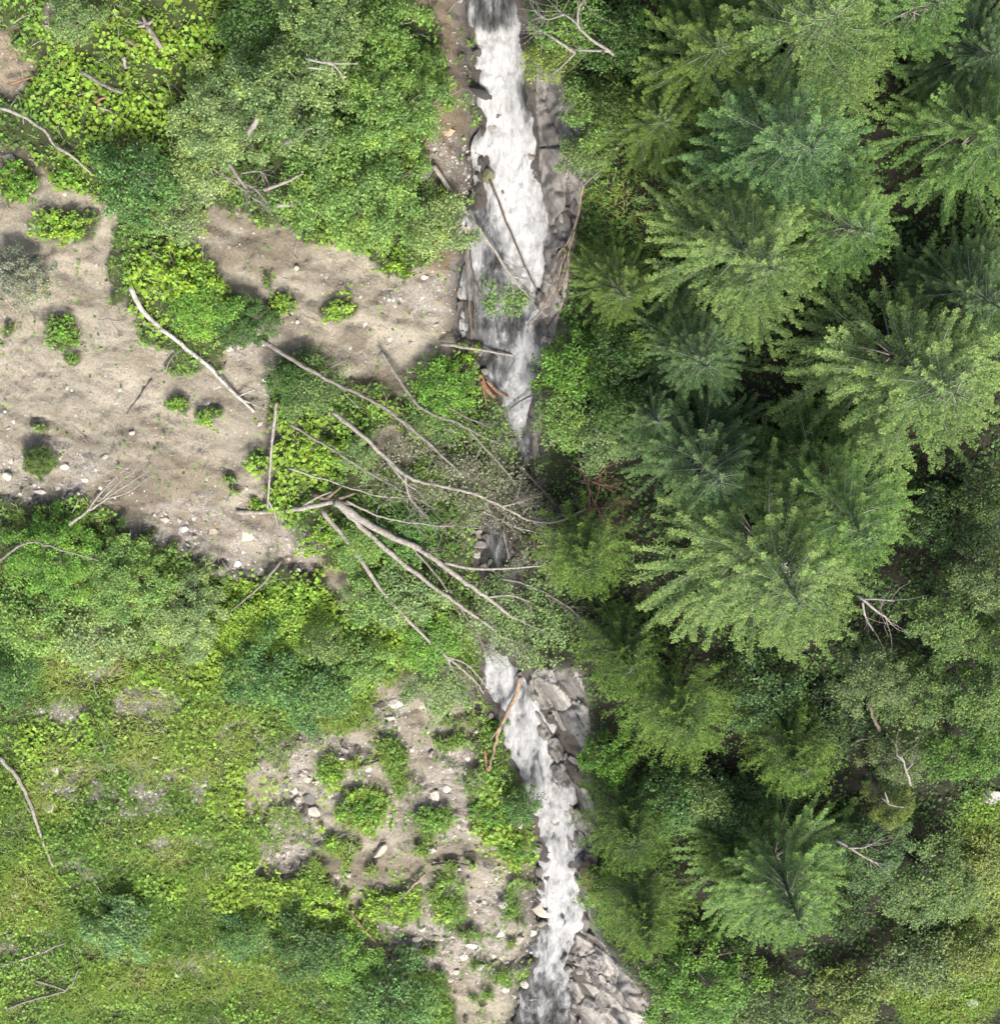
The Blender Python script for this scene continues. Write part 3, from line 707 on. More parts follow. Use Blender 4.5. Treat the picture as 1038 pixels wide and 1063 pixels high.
def outcrop(px, py, box, nloose, seed, rot, label, cell=.55, asp=2.4, tint=(1, 1, 1), relief=.26):
    """a continuous fractured rock surface on the ground inside the rock region, with a few loose slabs"""
    base = ground(px, py); rng = np.random.default_rng(seed)
    cs = [ground(a, b) for a in (box[0], box[2]) for b in (box[1], box[3])]
    x0, x1 = min(c.x for c in cs) - .3, max(c.x for c in cs) + .3; y0, y1 = min(c.y for c in cs) - .3, max(c.y for c in cs) + .3
    X, Y = np.meshgrid(np.arange(x0, x1, .045), np.arange(y0, y1, .045))
    Z = H(X, Y); a, b = project(X, Y, Z)
    m = look(rockmap, a, b)
    c_, s_ = math.cos(rot), math.sin(rot)
    wx = X + .14 * (fbm(X * 1.2, Y * 1.2, seed, 3) - .5); wy_ = Y + .14 * (fbm(X * 1.2, Y * 1.2, seed + 9, 3) - .5)
    U = (wx * c_ + wy_ * s_) / (cell * asp); W = (-wx * s_ + wy_ * c_) / cell
    d1 = np.full(X.shape, 9.0); d2 = np.full(X.shape, 9.0); off = np.zeros(X.shape); sl = np.zeros(X.shape); du = np.zeros(X.shape); tn = np.zeros(X.shape)
    iu = np.floor(U).astype(int); iw_ = np.floor(W).astype(int)
    def hh(p, q, k): return vnoise(p * 1.0, q * 1.0, seed + 31 * k)
    for p in (-1, 0, 1):
        for q in (-1, 0, 1):
            cu = iu + p + hh(iu + p, iw_ + q, 1) * .9; cw = iw_ + q + hh(iu + p, iw_ + q, 2) * .9
            d = np.hypot(U - cu, W - cw)
            nr = d < d1
            d2 = np.where(nr, d1, np.minimum(d2, d)); d1 = np.where(nr, d, d1)
            off = np.where(nr, hh(iu + p, iw_ + q, 3) - .5, off); sl = np.where(nr, hh(iu + p, iw_ + q, 4) - .2, sl); du = np.where(nr, W - cw, du); tn = np.where(nr, hh(iu + p, iw_ + q, 5), tn)
    crack = 1 - sstep(0, .06, d2 - d1)
    Z = Z + .10 + relief * (1.0 * off + 1.1 * sl * du) - .16 * crack + .035 * (fbm(X * 3, Y * 3, seed + 3, 4, .6) - .5)
    Z = Z - .5 * (1 - sstep(.25, .6, m))
    ins = m > .12
    id2 = np.full(X.shape, -1); id2[ins] = np.arange(ins.sum())
    Fq = np.stack([id2[:-1, :-1], id2[:-1, 1:], id2[1:, 1:], id2[1:, :-1]], -1).reshape(-1, 4)
    Fq = Fq[(Fq >= 0).all(1)]
    V = np.stack([X, Y, Z], -1)[ins] - np.array(base)
    sdist = np.maximum(np.maximum(stream_l(Y) - X, X - stream_r(Y)), 0)
    wt = np.clip(1.1 - sdist / (.5 + .9 * fbm(X, Y, 66, 3)), 0, 1)
    me = np_mesh('rock_outcrop', V, Fq, 4, {'plate': tn[ins], 'wet': wt[ins]}, False)
    o = link('rock_outcrop', me, M_BED, None, tint); o.location = base
    tag(o, label, 'rock outcrop')
    r_ = random.Random(seed); k = 0
    while k < nloose:
        x = r_.uniform(box[0], box[2]); y = r_.uniform(box[1], box[3])
        if look(rockmap, np.array(x), np.array(y)) < .6: continue
        p = ground(x, y); r = .12 + .25 * r_.random() ** 2; v = r_.uniform(.7, 1.15)
        q = link('rock_slab', r_.choice(SLABS), None, o, (tint[0] * v, tint[1] * v, tint[2] * v)); k += 1
        q.location = Vector((p.x, p.y, p.z + .12)) - base
        q.scale = (r, r * r_.uniform(.7, 1.2), r * .8); q.rotation_euler = (r_.uniform(-.3, .5), r_.uniform(-.2, .2), rot + r_.uniform(-.8, .8))
outcrop(600, 745, (540, 688, 640, 940), 14, 3, math.radians(-62), 'layered grey bedrock on the right bank of the lower stream', .62, 2.2, (.82, .83, .83))
outcrop(620, 1020, (530, 935, 680, 1075), 30, 4, math.radians(-55), 'pale fractured rock slabs right of the stream at the bottom', .55, 2.0, (1.02, 1.01, .99))
outcrop(588, 180, (540, 60, 610, 475), 12, 5, math.radians(-80), 'wet grey rock wall along the right side of the upper cascade', .7, 2.4, (.80, .79, .78))
for (px, py, r, lab, colr, asp, rz) in [(498,95,15,'black wet rock splitting the top of the cascade',(.10,.10,.10),.6,-.3),(510,100,9,'small black wet rock right of the larger one at the top of the cascade',(.10,.10,.10),.6,-.4),
   (494,55,6,'dark rock on the left lip of the top fall',(.2,.19,.18),1.2,.2),(509,183,9,'mossy rock parting the middle of the cascade',(.3,.33,.2),1.3,.2),(523,196,6,'dark stone right below the mossy rock in the cascade',(.25,.25,.26),1.6,.3),
   (507,235,8,'half-drowned rock in the cascade below the mossy one',(.42,.42,.4),1.5,.4),(613,905,13,'orange-brown wall of rock dropping into the lower stream',(.75,.52,.36),3.0,.25)]:
    put_stone(px, py, r, lab, 'rock', None, colr, None, rz, asp, 'rock', -.1, 1.3)

# ------------------------------------------------------------------ plants nobody could count: herbs, grass, forest undergrowth
def veg_points(n, seed, box=(-24, 25, -29, 22)):
    rng = np.random.default_rng(seed)
    x = rng.uniform(box[0], box[1], n); y = rng.uniform(box[2], box[3], n)
    z = H(x, y); a, b = project(x, y, z)
    bare = np.maximum(np.maximum(look(mudmap, a, b), look(rockmap, a, b)), 0)
    wat = (x > stream_l(y) - .1) & (x < stream_r(y) + .1)
    left = x < (stream_l(y) + stream_r(y)) / 2
    return rng, x, y, z, a, b, bare, wat, left
def rand_dir(rng, n, up):
    an = rng.uniform(0, 6.283, n)
    return np.stack([np.cos(an), np.sin(an), up], -1)
# broad-leaved herbs
rng, x, y, z, a, b, bare, wat, left = veg_points(520000, 1)
lm = look(limemap, a, b); gv = look(gravmap, a, b); dr = look(drymap, a, b)
mound = fbm(x / 1.0, y / 1.0, 5, 4, .6)
patch = fbm(x / 2.6 + 4, y / 2.6, 6, 3)
dens = np.where(left, .45 + .6 * lm - .2 * dr, .42) * (1 - bare) ** 1.5 * (1 - .8 * gv) * (.25 + 1.5 * sstep(.3, .6, mound))
inside_isl = look(isl, a, b)
dens = np.maximum(dens, inside_isl * .9 * sstep(.3, .5, mound + .08))
dens = np.maximum(dens, (.05 + .25 * (b > 690)) * sstep(.54, .64, fbm(x / .7, y / .7, 18, 3)) * look(mudmap, a, b))
keep = (rng.random(len(x)) < dens) & ~wat
x, y, z, lm, mound, patch, left, dr = [q[keep] for q in (x, y, z, lm, mound, patch, left, dr)]
a, b = a[keep], b[keep]
n = len(x)
hgt = (.06 + 1.5 * np.clip(mound - .36, 0, 1)) * rng.random(n) ** .6 * np.where(left, 1, .8)
C = np.stack([x, y, z + hgt], -1)
D = rand_dir(rng, n, rng.uniform(-.5, .3, n)); N = norm(rng.normal(size=(n, 3)) * .45 + [0, 0, 1])
L = (.042 + .135 * rng.random(n) ** 2) * (1 + .25 * lm)
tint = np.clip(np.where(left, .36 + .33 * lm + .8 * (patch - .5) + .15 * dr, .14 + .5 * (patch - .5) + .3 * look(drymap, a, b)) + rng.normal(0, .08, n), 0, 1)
V, F = blades(C, D, N, L, L * .85, .06)
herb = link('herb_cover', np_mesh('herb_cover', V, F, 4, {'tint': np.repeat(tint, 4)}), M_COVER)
tag(herb, 'leafy green herbs and seedlings carpeting the slope', None, None, 'stuff')
# grass
rng, x, y, z, a, b, bare, wat, left = veg_points(150000, 2)
lm = look(limemap, a, b); gv = look(gravmap, a, b); dr = look(drymap, a, b)
gm = fbm(x / 1.5, y / 1.5, 15, 3)
lowl = sstep(590, 680, b) * left
glade = np.exp(-((a - 645) / 45) ** 2 - ((b - 230) / 60) ** 2)
dens = (lowl * (.75 + .3 * dr) * (1 - .45 * lm) + .12 * left + glade + .8 * dr * ~left) * (1 - bare) ** 1.2 * (1 - .6 * gv) * (.35 + 1.1 * sstep(.3, .6, gm))
keep = (rng.random(len(x)) < dens) & ~wat
x, y, z, gm, dr, glade = [q[keep] for q in (x, y, z, gm, dr, glade)]
nb = 7; n = len(x)
an0 = rng.uniform(0, 6.283, n)
X = np.repeat(x, nb) + rng.normal(0, .05, n * nb); Y = np.repeat(y, nb) + rng.normal(0, .05, n * nb); Z = np.repeat(z, nb)
Z = np.repeat(H(x, y), nb) + rng.uniform(0, .12, n * nb)
D = rand_dir(rng, n * nb, rng.uniform(.2, 1.1, n * nb)); D[:, :2] += .7 * np.stack([np.cos(an0), np.sin(an0)], -1).repeat(nb, 0)
N = norm(rng.normal(size=(n * nb, 3)) * .4 + [0, 0, 1])
L = rng.uniform(.15, .42, n * nb)
pt = fbm(x / 3.1, y / 3.1, 16, 3)
tint = np.repeat(np.clip(.36 + .33 * dr + .9 * (pt - .5) + rng.normal(0, .08, n) + .12 * glade, 0, 1), nb) + rng.normal(0, .08, n * nb)
V, F = blades(np.stack([X, Y, Z], -1), D, N, L, np.full(n * nb, .028), .0)
grass = link('grass', np_mesh('grass', V, F, 4, {'tint': np.repeat(np.clip(tint, 0, 1), 4)}), M_GRASS)
tag(grass, 'long green and straw-coloured grass on the lower left slope', None, None, 'stuff')

# ------------------------------------------------------------------ conifers
def spruce_meshes(seed, Hh, R, soft=False, whorl=.55, per=5, bare=.40, taper=.9):
    rng = np.random.default_rng(seed)
    wood = MB(); tr = MB()
    lean = rng.normal(0, .012, 2)
    def axis(zz): return np.array([lean[0] * zz + .05 * math.sin(zz * .7 + seed), lean[1] * zz + .05 * math.cos(zz * .6), zz])
    tube(tr, [axis(q) for q in np.linspace(-.6, Hh, 10)], .015 * Hh + .05, .015, 8, 16, .15, rng)
    S, DR, LN, TP, SN = [], [], [], [], []       # side shoots: start, direction, length, how far out, side normal
    z = .10 * Hh
    while z < Hh - .05:
        t = (z - .1 * Hh) / (.9 * Hh)
        k = int(rng.integers(per - 1, per + 2))
        a0 = rng.uniform(0, 6.283)
        for i in range(k):
            an = a0 + i / k * 6.283 + rng.normal(0, .2)
            L = (R * (1 - t) ** taper + .14) * (rng.uniform(.7, 1.15) if not soft else rng.uniform(.7, 1.1))
            up = -.22 + .75 * t ** 1.3 + rng.normal(0, .07)
            if soft: up = -.12 + .62 * t + rng.normal(0, .12)
            d = np.array([math.cos(an), math.sin(an), 0]); sdv = np.array([-math.sin(an), math.cos(an), 0])
            bend = rng.normal(0, .09)
            p0 = axis(z + rng.uniform(-.2, .2))
            s = np.linspace(0, 1, 6)
            curl = .20 if t < .7 else .05
            pts = p0 + np.outer(s, d) * L + np.outer(s * s, sdv) * L * bend + np.outer(up * s + curl * s ** 2.4 - .08 * np.sin(s * 3.1), [0, 0, 1]) * L
            tube(wood, pts[:5] - ([0, 0, .03] if soft else 0), .008 + .007 * L, .005, 4, None, cap=False)
            bs = bare * rng.uniform(.4, 1.6) * (1 - t)
            fingers = [(pts, bs)]
            if not soft and L > .7:
                for q in range(int(L / .48)):
                    s0 = rng.uniform(.18, .72); sg = 1 if q % 2 else -1
                    b0 = np.array([np.interp(s0, s, pts[:, c]) for c in range(3)])
                    l2 = (1 - s0) * L * rng.uniform(.55, .9)
                    aa = an + sg * rng.uniform(.35, .75)
                    d2_ = np.array([math.cos(aa), math.sin(aa), 0])
                    g = (pts[-1] - pts[0])[2] / L
                    p2 = b0 + np.outer(s, d2_) * l2 + np.outer((g - .10) * s - .06 * np.sin(s * 3.1) + .10 * s ** 2.4, [0, 0, 1]) * l2 + np.outer(s * s, d) * l2 * .12
                    fingers.append((p2, .08))
            for (fp, fb) in fingers:
                Lf = np.linalg.norm(fp[-1] - fp[0])
                m = max(4, int(Lf * (1 - fb) / (.055 if not soft else .06)))
                ss = np.linspace(fb, 1, m)
                Tn = norm(np.gradient(fp, axis=0))
                hz = norm(np.array([-(fp[-1] - fp[0])[1], (fp[-1] - fp[0])[0], 0]))
                for side in (-1, 1):
                    sj = np.clip(ss + rng.uniform(-.4, .4, m) / m, 0, 1)
                    P = np.stack([np.interp(sj, s, fp[:, c]) for c in range(3)], -1)
                    TT = norm(np.stack([np.interp(sj, s, Tn[:, c]) for c in range(3)], -1))
                    ang = rng.uniform(.6, 1.1, m)[:, None]
                    if soft:
                        q = norm(TT * np.cos(ang) + side * hz * rng.normal(.5, .5, m)[:, None] + np.array([0, 0, 1]) * rng.normal(.25, .5, m)[:, None])
                        ll = rng.uniform(.10, .26, m)
                    else:
                        q = norm(TT * np.cos(ang) + side * hz * np.sin(ang) + np.array([0, 0, 1]) * rng.normal(-.25, .25, m)[:, None])
                        ll = (.065 + .125 * (1 - sj) ** .6 * (.4 + .6 * sstep(0, .2, sj - fb)) * min(1, Lf / .9)) * rng.uniform(.6, 1.25, m)
                    S.append(P); DR.append(q); LN.append(ll); TP.append(sj); SN.append(np.cross(q, TT) * -side)
                S.append(fp[-2:-1]); DR.append(norm(fp[-1:] - fp[-2:-1])); LN.append(np.array([np.linalg.norm(fp[-1] - fp[-2]) + .08])); TP.append(np.array([1.0])); SN.append(np.array([[0, 0, 1.0]]))
        z += whorl * rng.uniform(.7, 1.2) * (1 - .4 * t)
    S.append(axis(Hh - .5)[None]); DR.append(np.array([[0, 0, 1.0]])); LN.append(np.array([.6])); TP.append(np.array([1.0])); SN.append(np.array([[0, 1.0, 0]]))
    S = np.concatenate(S); DR = np.concatenate(DR); LN = np.concatenate(LN); TP = np.concatenate(TP); SN = norm(np.concatenate(SN))
    SN = np.where(SN[:, 2:3] < 0, -SN, SN)
    sp = .036 if not soft else .045
    nb = np.maximum(2, np.ceil(LN / sp).astype(int))
    id_ = np.repeat(np.arange(len(LN)), nb)
    k = np.arange(len(id_)) - np.repeat(np.cumsum(nb) - nb, nb)
    f = (k + .3 * rng.random(len(k))) / nb[id_]
    C = S[id_] + DR[id_] * (LN[id_] * f)[:, None]
    SD = np.cross(DR[id_], SN[id_]) * np.where(k % 2 == 0, 1, -1)[:, None]
    m = len(id_)
    D = DR[id_] + SD * rng.uniform(.35, .95, m)[:, None] + rng.normal(0, .16 if not soft else .6, (m, 3))
    N = SN[id_] * .8 + rng.normal(size=(m, 3)) * (.3 if not soft else .8) + [0, 0, .5]
    Lb = rng.uniform(.06, .10, m) * (1 - .25 * f); Wb = Lb * (.5 if not soft else .34)
    V, F = blades(C, D, N, Lb, Wb, .05)
    # fresh growth towards the ends of the shoots is a lighter, yellower green
    young = np.clip(.25 + .45 * TP[id_] ** 2 + .35 * f + rng.normal(0, .08, m), 0, 1)
    nm = 'spruce' if not soft else 'conifer'
    a = np_mesh(nm + '_foliage', V, F, 4, {'young': np.repeat(young, 4)}); a.materials.append(M_NEEDLE)
    w = wood.mesh(nm + '_branches'); w.materials.append(M_TWIG)
    t_ = tr.mesh(nm + '_trunk', True); t_.materials.append(M_BARK)
    return a, w, t_
SPR = [spruce_meshes(11, 8.5, 3.5), spruce_meshes(12, 8.5, 3.6, bare=.32), spruce_meshes(13, 8, 3.2, per=4), spruce_meshes(14, 8, 3.3, bare=.26), spruce_meshes(15, 8.5, 3.5, bare=.2, per=5)]
SOFT = [spruce_meshes(21, 5, 2.1, True, .24, 9, .02, .55), spruce_meshes(22, 5, 2.2, True, .24, 9, .03, .6), spruce_meshes(23, 5.5, 2.4, True, .26, 9, .04, .65)]
def conifer(kind, vi, px, py, Hh, R, color, label, rz, name='spruce_tree', group='spruces of the forest on the right bank'):
    src = (SPR if kind == 'S' else SOFT)[vi]
    h_ref, r_ref = ((8.5, 3.5), (8.5, 3.6), (8, 3.2), (8, 3.3), (8.5, 3.5))[vi] if kind == 'S' else ((5, 2.1), (5, 2.2), (5.5, 2.4))[vi]
    p = ground(px, py, Hh)
    e = empty(name, (p.x, p.y, p.z - Hh), label, 'tree', group)
    e.scale = (R / r_ref, R / r_ref, Hh / h_ref); e.rotation_euler = (0, 0, rz)
    link('crown', src[0], None, e, color); link('branches', src[1], None, e)['kind'] = 'stuff'; link('trunk', src[2], None, e)
YEL = (.165, .255, .088); BLU = (.12, .22, .09); DUL = (.095, .165, .068); OLV = (.118, .185, .046); GRN = (.14, .245, .074); SFT = (.165, .275, .066); SFD = (.115, .20, .05)
for (k, v, px, py, Hh, R, c, lab, rz) in [
 ('S',1,872,20,10,3.9,YEL,'yellow-green spruce cut by the top edge with bare grey inner twigs',0.3),
 ('S',3,745,50,6.5,3.0,OLV,'dim olive spruce left of the tall one at the top edge',1.1),
 ('S',0,850,150,10,3.6,BLU,'bluish-green spruce with dense top, upper of three close crowns',2.0),
 ('S',4,802,275,10,3.6,YEL,'pale yellow-green spruce, left of three close crowns',0.9),
 ('S',2,905,252,8.5,2.7,GRN,'smaller bright spruce pointing right, right of three close crowns',2.7),
 ('S',3,1072,140,8,2.9,GRN,'spruce at the right edge above the dark gap',0.2),
 ('S',2,975,5,8.5,2.6,GRN,'spruce in the top right corner with light twig tips',1.7),
 ('S',0,1040,55,5,2.4,DUL,'shaded low spruce behind the one in the top right corner',1.3),
 ('S',3,990,410,9,4.3,YEL,'broad yellowish spruce on the right edge below the dark gap',0.5),
 ('S',1,1042,318,6,2.6,DUL,'dull green spruce behind the broad one at the right edge',2.2),
 ('S',4,902,562,9.5,3.5,GRN,'spruce with star-like fan of bare branches at right centre',1.6),
 ('S',0,832,635,10.5,4.7,YEL,'largest spruce with long drooping fronds in the middle of the forest',0.0),
 ('S',2,738,500,7,3.2,DUL,'grey-green spruce left of the largest one',0.8),
 ('S',3,735,385,6,2.4,DUL,'small greyish spruce below the three close crowns',2.9),
 ('S',2,680,445,4.5,1.9,DUL,'dark small spruce between bright shrubs and forest',1.9),
 ('S',2,645,305,4.5,1.9,OLV,'sparse yellowish spruce near the stream with dead twigs',0.4),
 ('S',3,690,130,4.5,2.1,OLV,'dim spruce on the edge of the grassy glade',2.4),
 ('S',4,828,965,7.5,3.9,GRN,'wide feathery spruce near the bottom with radiating twigs',2.5),
]:
    conifer(k, v, px, py, Hh, R, c, lab, rz)
for (v, px, py, Hh, R, c, lab, rz) in [
 (0,612,592,4.5,1.9,SFT,'soft light-green conifer leaning over the stream at mid picture',.3),
 (1,652,695,4.2,1.9,SFD,'soft conifer between the leaning one and the grey bedrock',1.2),
 (2,715,765,5,2.5,SFT,'round feathery conifer right of the bedrock',2.2),
 (1,835,800,4.5,2.1,SFT,'round feathery conifer with brownish top at lower right',.8),
 (0,660,882,4.5,2.1,SFD,'feathery conifer beside the lower stream',1.9),
 (2,672,978,4.8,2.3,SFT,'yellowish feathery conifer above the bright leafy bush at the bottom',.1),
 (1,765,900,3.6,1.7,SFD,'dark feathery conifer behind the wide one near the bottom',.5),
]:
    conifer('F', v, px, py, Hh, R, c, lab, rz, 'conifer_tree', 'feathery young conifers along the right bank')

# ------------------------------------------------------------------ broad-leaved trees and shrubs
def leafy_meshes(seed, R, Hh, n_cl, per, ls, rc, stems=5, flat=.55, low=.15, aspect=.62):
    rng = np.random.default_rng(seed)
    wood = MB(); C, N, YG = [], [], []
    ph = rng.uniform(0, 6.28, 4)
    tops = []
    for i in range(n_cl):
        an = i * 2.39996 + rng.normal(0, .3); q = math.sqrt((i + .5) / n_cl)
        lob = (1 + .16 * math.sin(3 * an + ph[0]) + .12 * math.sin(5 * an + ph[1])) if R > 1.1 else (.95 + .34 * math.sin(2 * an + ph[0]) + .24 * math.sin(3 * an + ph[1]) + .15 * math.sin(5 * an + ph[2]))
        if R <= 1.1 and rng.random() < .38: continue
        rr = R * q * lob * rng.uniform(.85, 1.05)
        dome = math.sqrt(max(0, 1 - (q * .97) ** 2))
        zz = Hh * (low + (1 - low) * dome * rng.uniform(.62, 1.0))
        c = np.array([rr * math.cos(an), rr * math.sin(an), zz]); tops.append(c)
        m = int(per * rng.uniform(.6, 1.3)); r = rc * rng.uniform(.7, 1.25)
        o = rng.normal(size=(m, 3)); o = norm(o) * (rng.random((m, 1)) ** .45) * r * [1, 1, flat]
        C.append(c + o); YG.append(np.clip(rng.normal(.5, .24) + rng.normal(0, .08, m), 0, 1))
        N.append(norm(np.array([0, 0, 1.0]) + .5 * norm(o) + rng.normal(size=(m, 3)) * .6))
    st = [np.array([rng.normal(0, .12 * R), rng.normal(0, .12 * R), 0]) for _ in range(stems)]
    for i, c in enumerate(tops):
        if rng.random() > .55: continue
        b = st[i % stems]
        mid = b * .4 + c * .6 * [.7, .7, 1] + rng.normal(0, .06 * R, 3)
        tube(wood, [b - [0, 0, .15], mid, c - [0, 0, .02]], .012 + .011 * R, .006, 4, 6, cap=False)
    C = np.concatenate(C); N = np.concatenate(N)
    D = rand_dir(rng, len(C), rng.uniform(-.6, .2, len(C)))
    L = ls * rng.uniform(.45, 1.4, len(C))
    V, F = blades(C, D, N, L, L * aspect, .07)
    a = np_mesh('leaves', V, F, 4, {'young': np.repeat(np.concatenate(YG), 4)}); a.materials.append(M_LEAF)
    w = wood.mesh('stems'); w.materials.append(M_TWIG)
    return a, w
KIND = {
 'A': ([leafy_meshes(31 + i, 2.3, 4.2, 90, 170, .10, .37) for i in range(3)], 2.3, 4.2),
 'B': ([leafy_meshes(41 + i, 1.3, 2.0, 48, 105, .09, .32) for i in range(3)], 1.3, 2.0),
 'C': ([leafy_meshes(51 + i, .6, .5, 30, 24, .10, .14, 3, .6, .2, .8) for i in range(3)], .6, .5),
 'G': ([leafy_meshes(81 + i, 1.0, .7, 75, 34, .095, .17, 3, .6, .25, .8) for i in range(3)], 1.0, .7),
 'D': ([leafy_meshes(61 + i, 2.0, 7.0, 62, 165, .11, .40, 1, .5, .45) for i in range(3)], 2.0, 7.0),
 'E': ([leafy_meshes(71 + i, 1.4, 1.9, 70, 190, .10, .26, 6, .7, .1, .4) for i in range(2)], 1.4, 1.9),
}
ALD = (.20, .35, .085); GRY = (.22, .34, .125); TEA = (.125, .26, .075); LIM = (.27, .45, .05); PAL = (.26, .38, .14); DKG = (.08, .17, .04); BRT = (.16, .34, .045); YLW = (.31, .43, .10); SLV = (.30, .34, .26)
VI = [0]
def leafy(kind, px, py, rpx, Hh, color, label, name='shrub', cat='shrub', group=None, squash=1.0):
    if kind == 'C' and rpx > 21: kind = 'G'
    vs, r_ref, h_ref = KIND[kind]
    VI[0] += 1
    src = vs[VI[0] % len(vs)]
    p = ground(px, py, Hh * .7)
    R = rpx * (CAM[2] - p.z) / FOC
    e = empty(name, (p.x, p.y, float(H(p.x, p.y))), label, cat, group)
    if r_ref <= 1: squash = .62 + .3 * ((VI[0] * 37) % 10) / 10
    e.scale = (R / r_ref, R / r_ref * squash, Hh / h_ref); e.rotation_euler = (0, 0, VI[0] * 1.7 if r_ref > 1 else -.5 + ((VI[0] * 13) % 10) / 10)
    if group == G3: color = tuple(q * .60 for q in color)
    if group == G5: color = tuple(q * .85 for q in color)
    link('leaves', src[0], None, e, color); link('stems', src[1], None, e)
G1 = 'leafy bushes on the upper left bank'; G2 = 'leafy bushes on the lower left slope'; G3 = 'broad-leaved trees in the right forest'; G4 = 'small plants on bare ground'; G5 = 'bushes on the right stream bank'
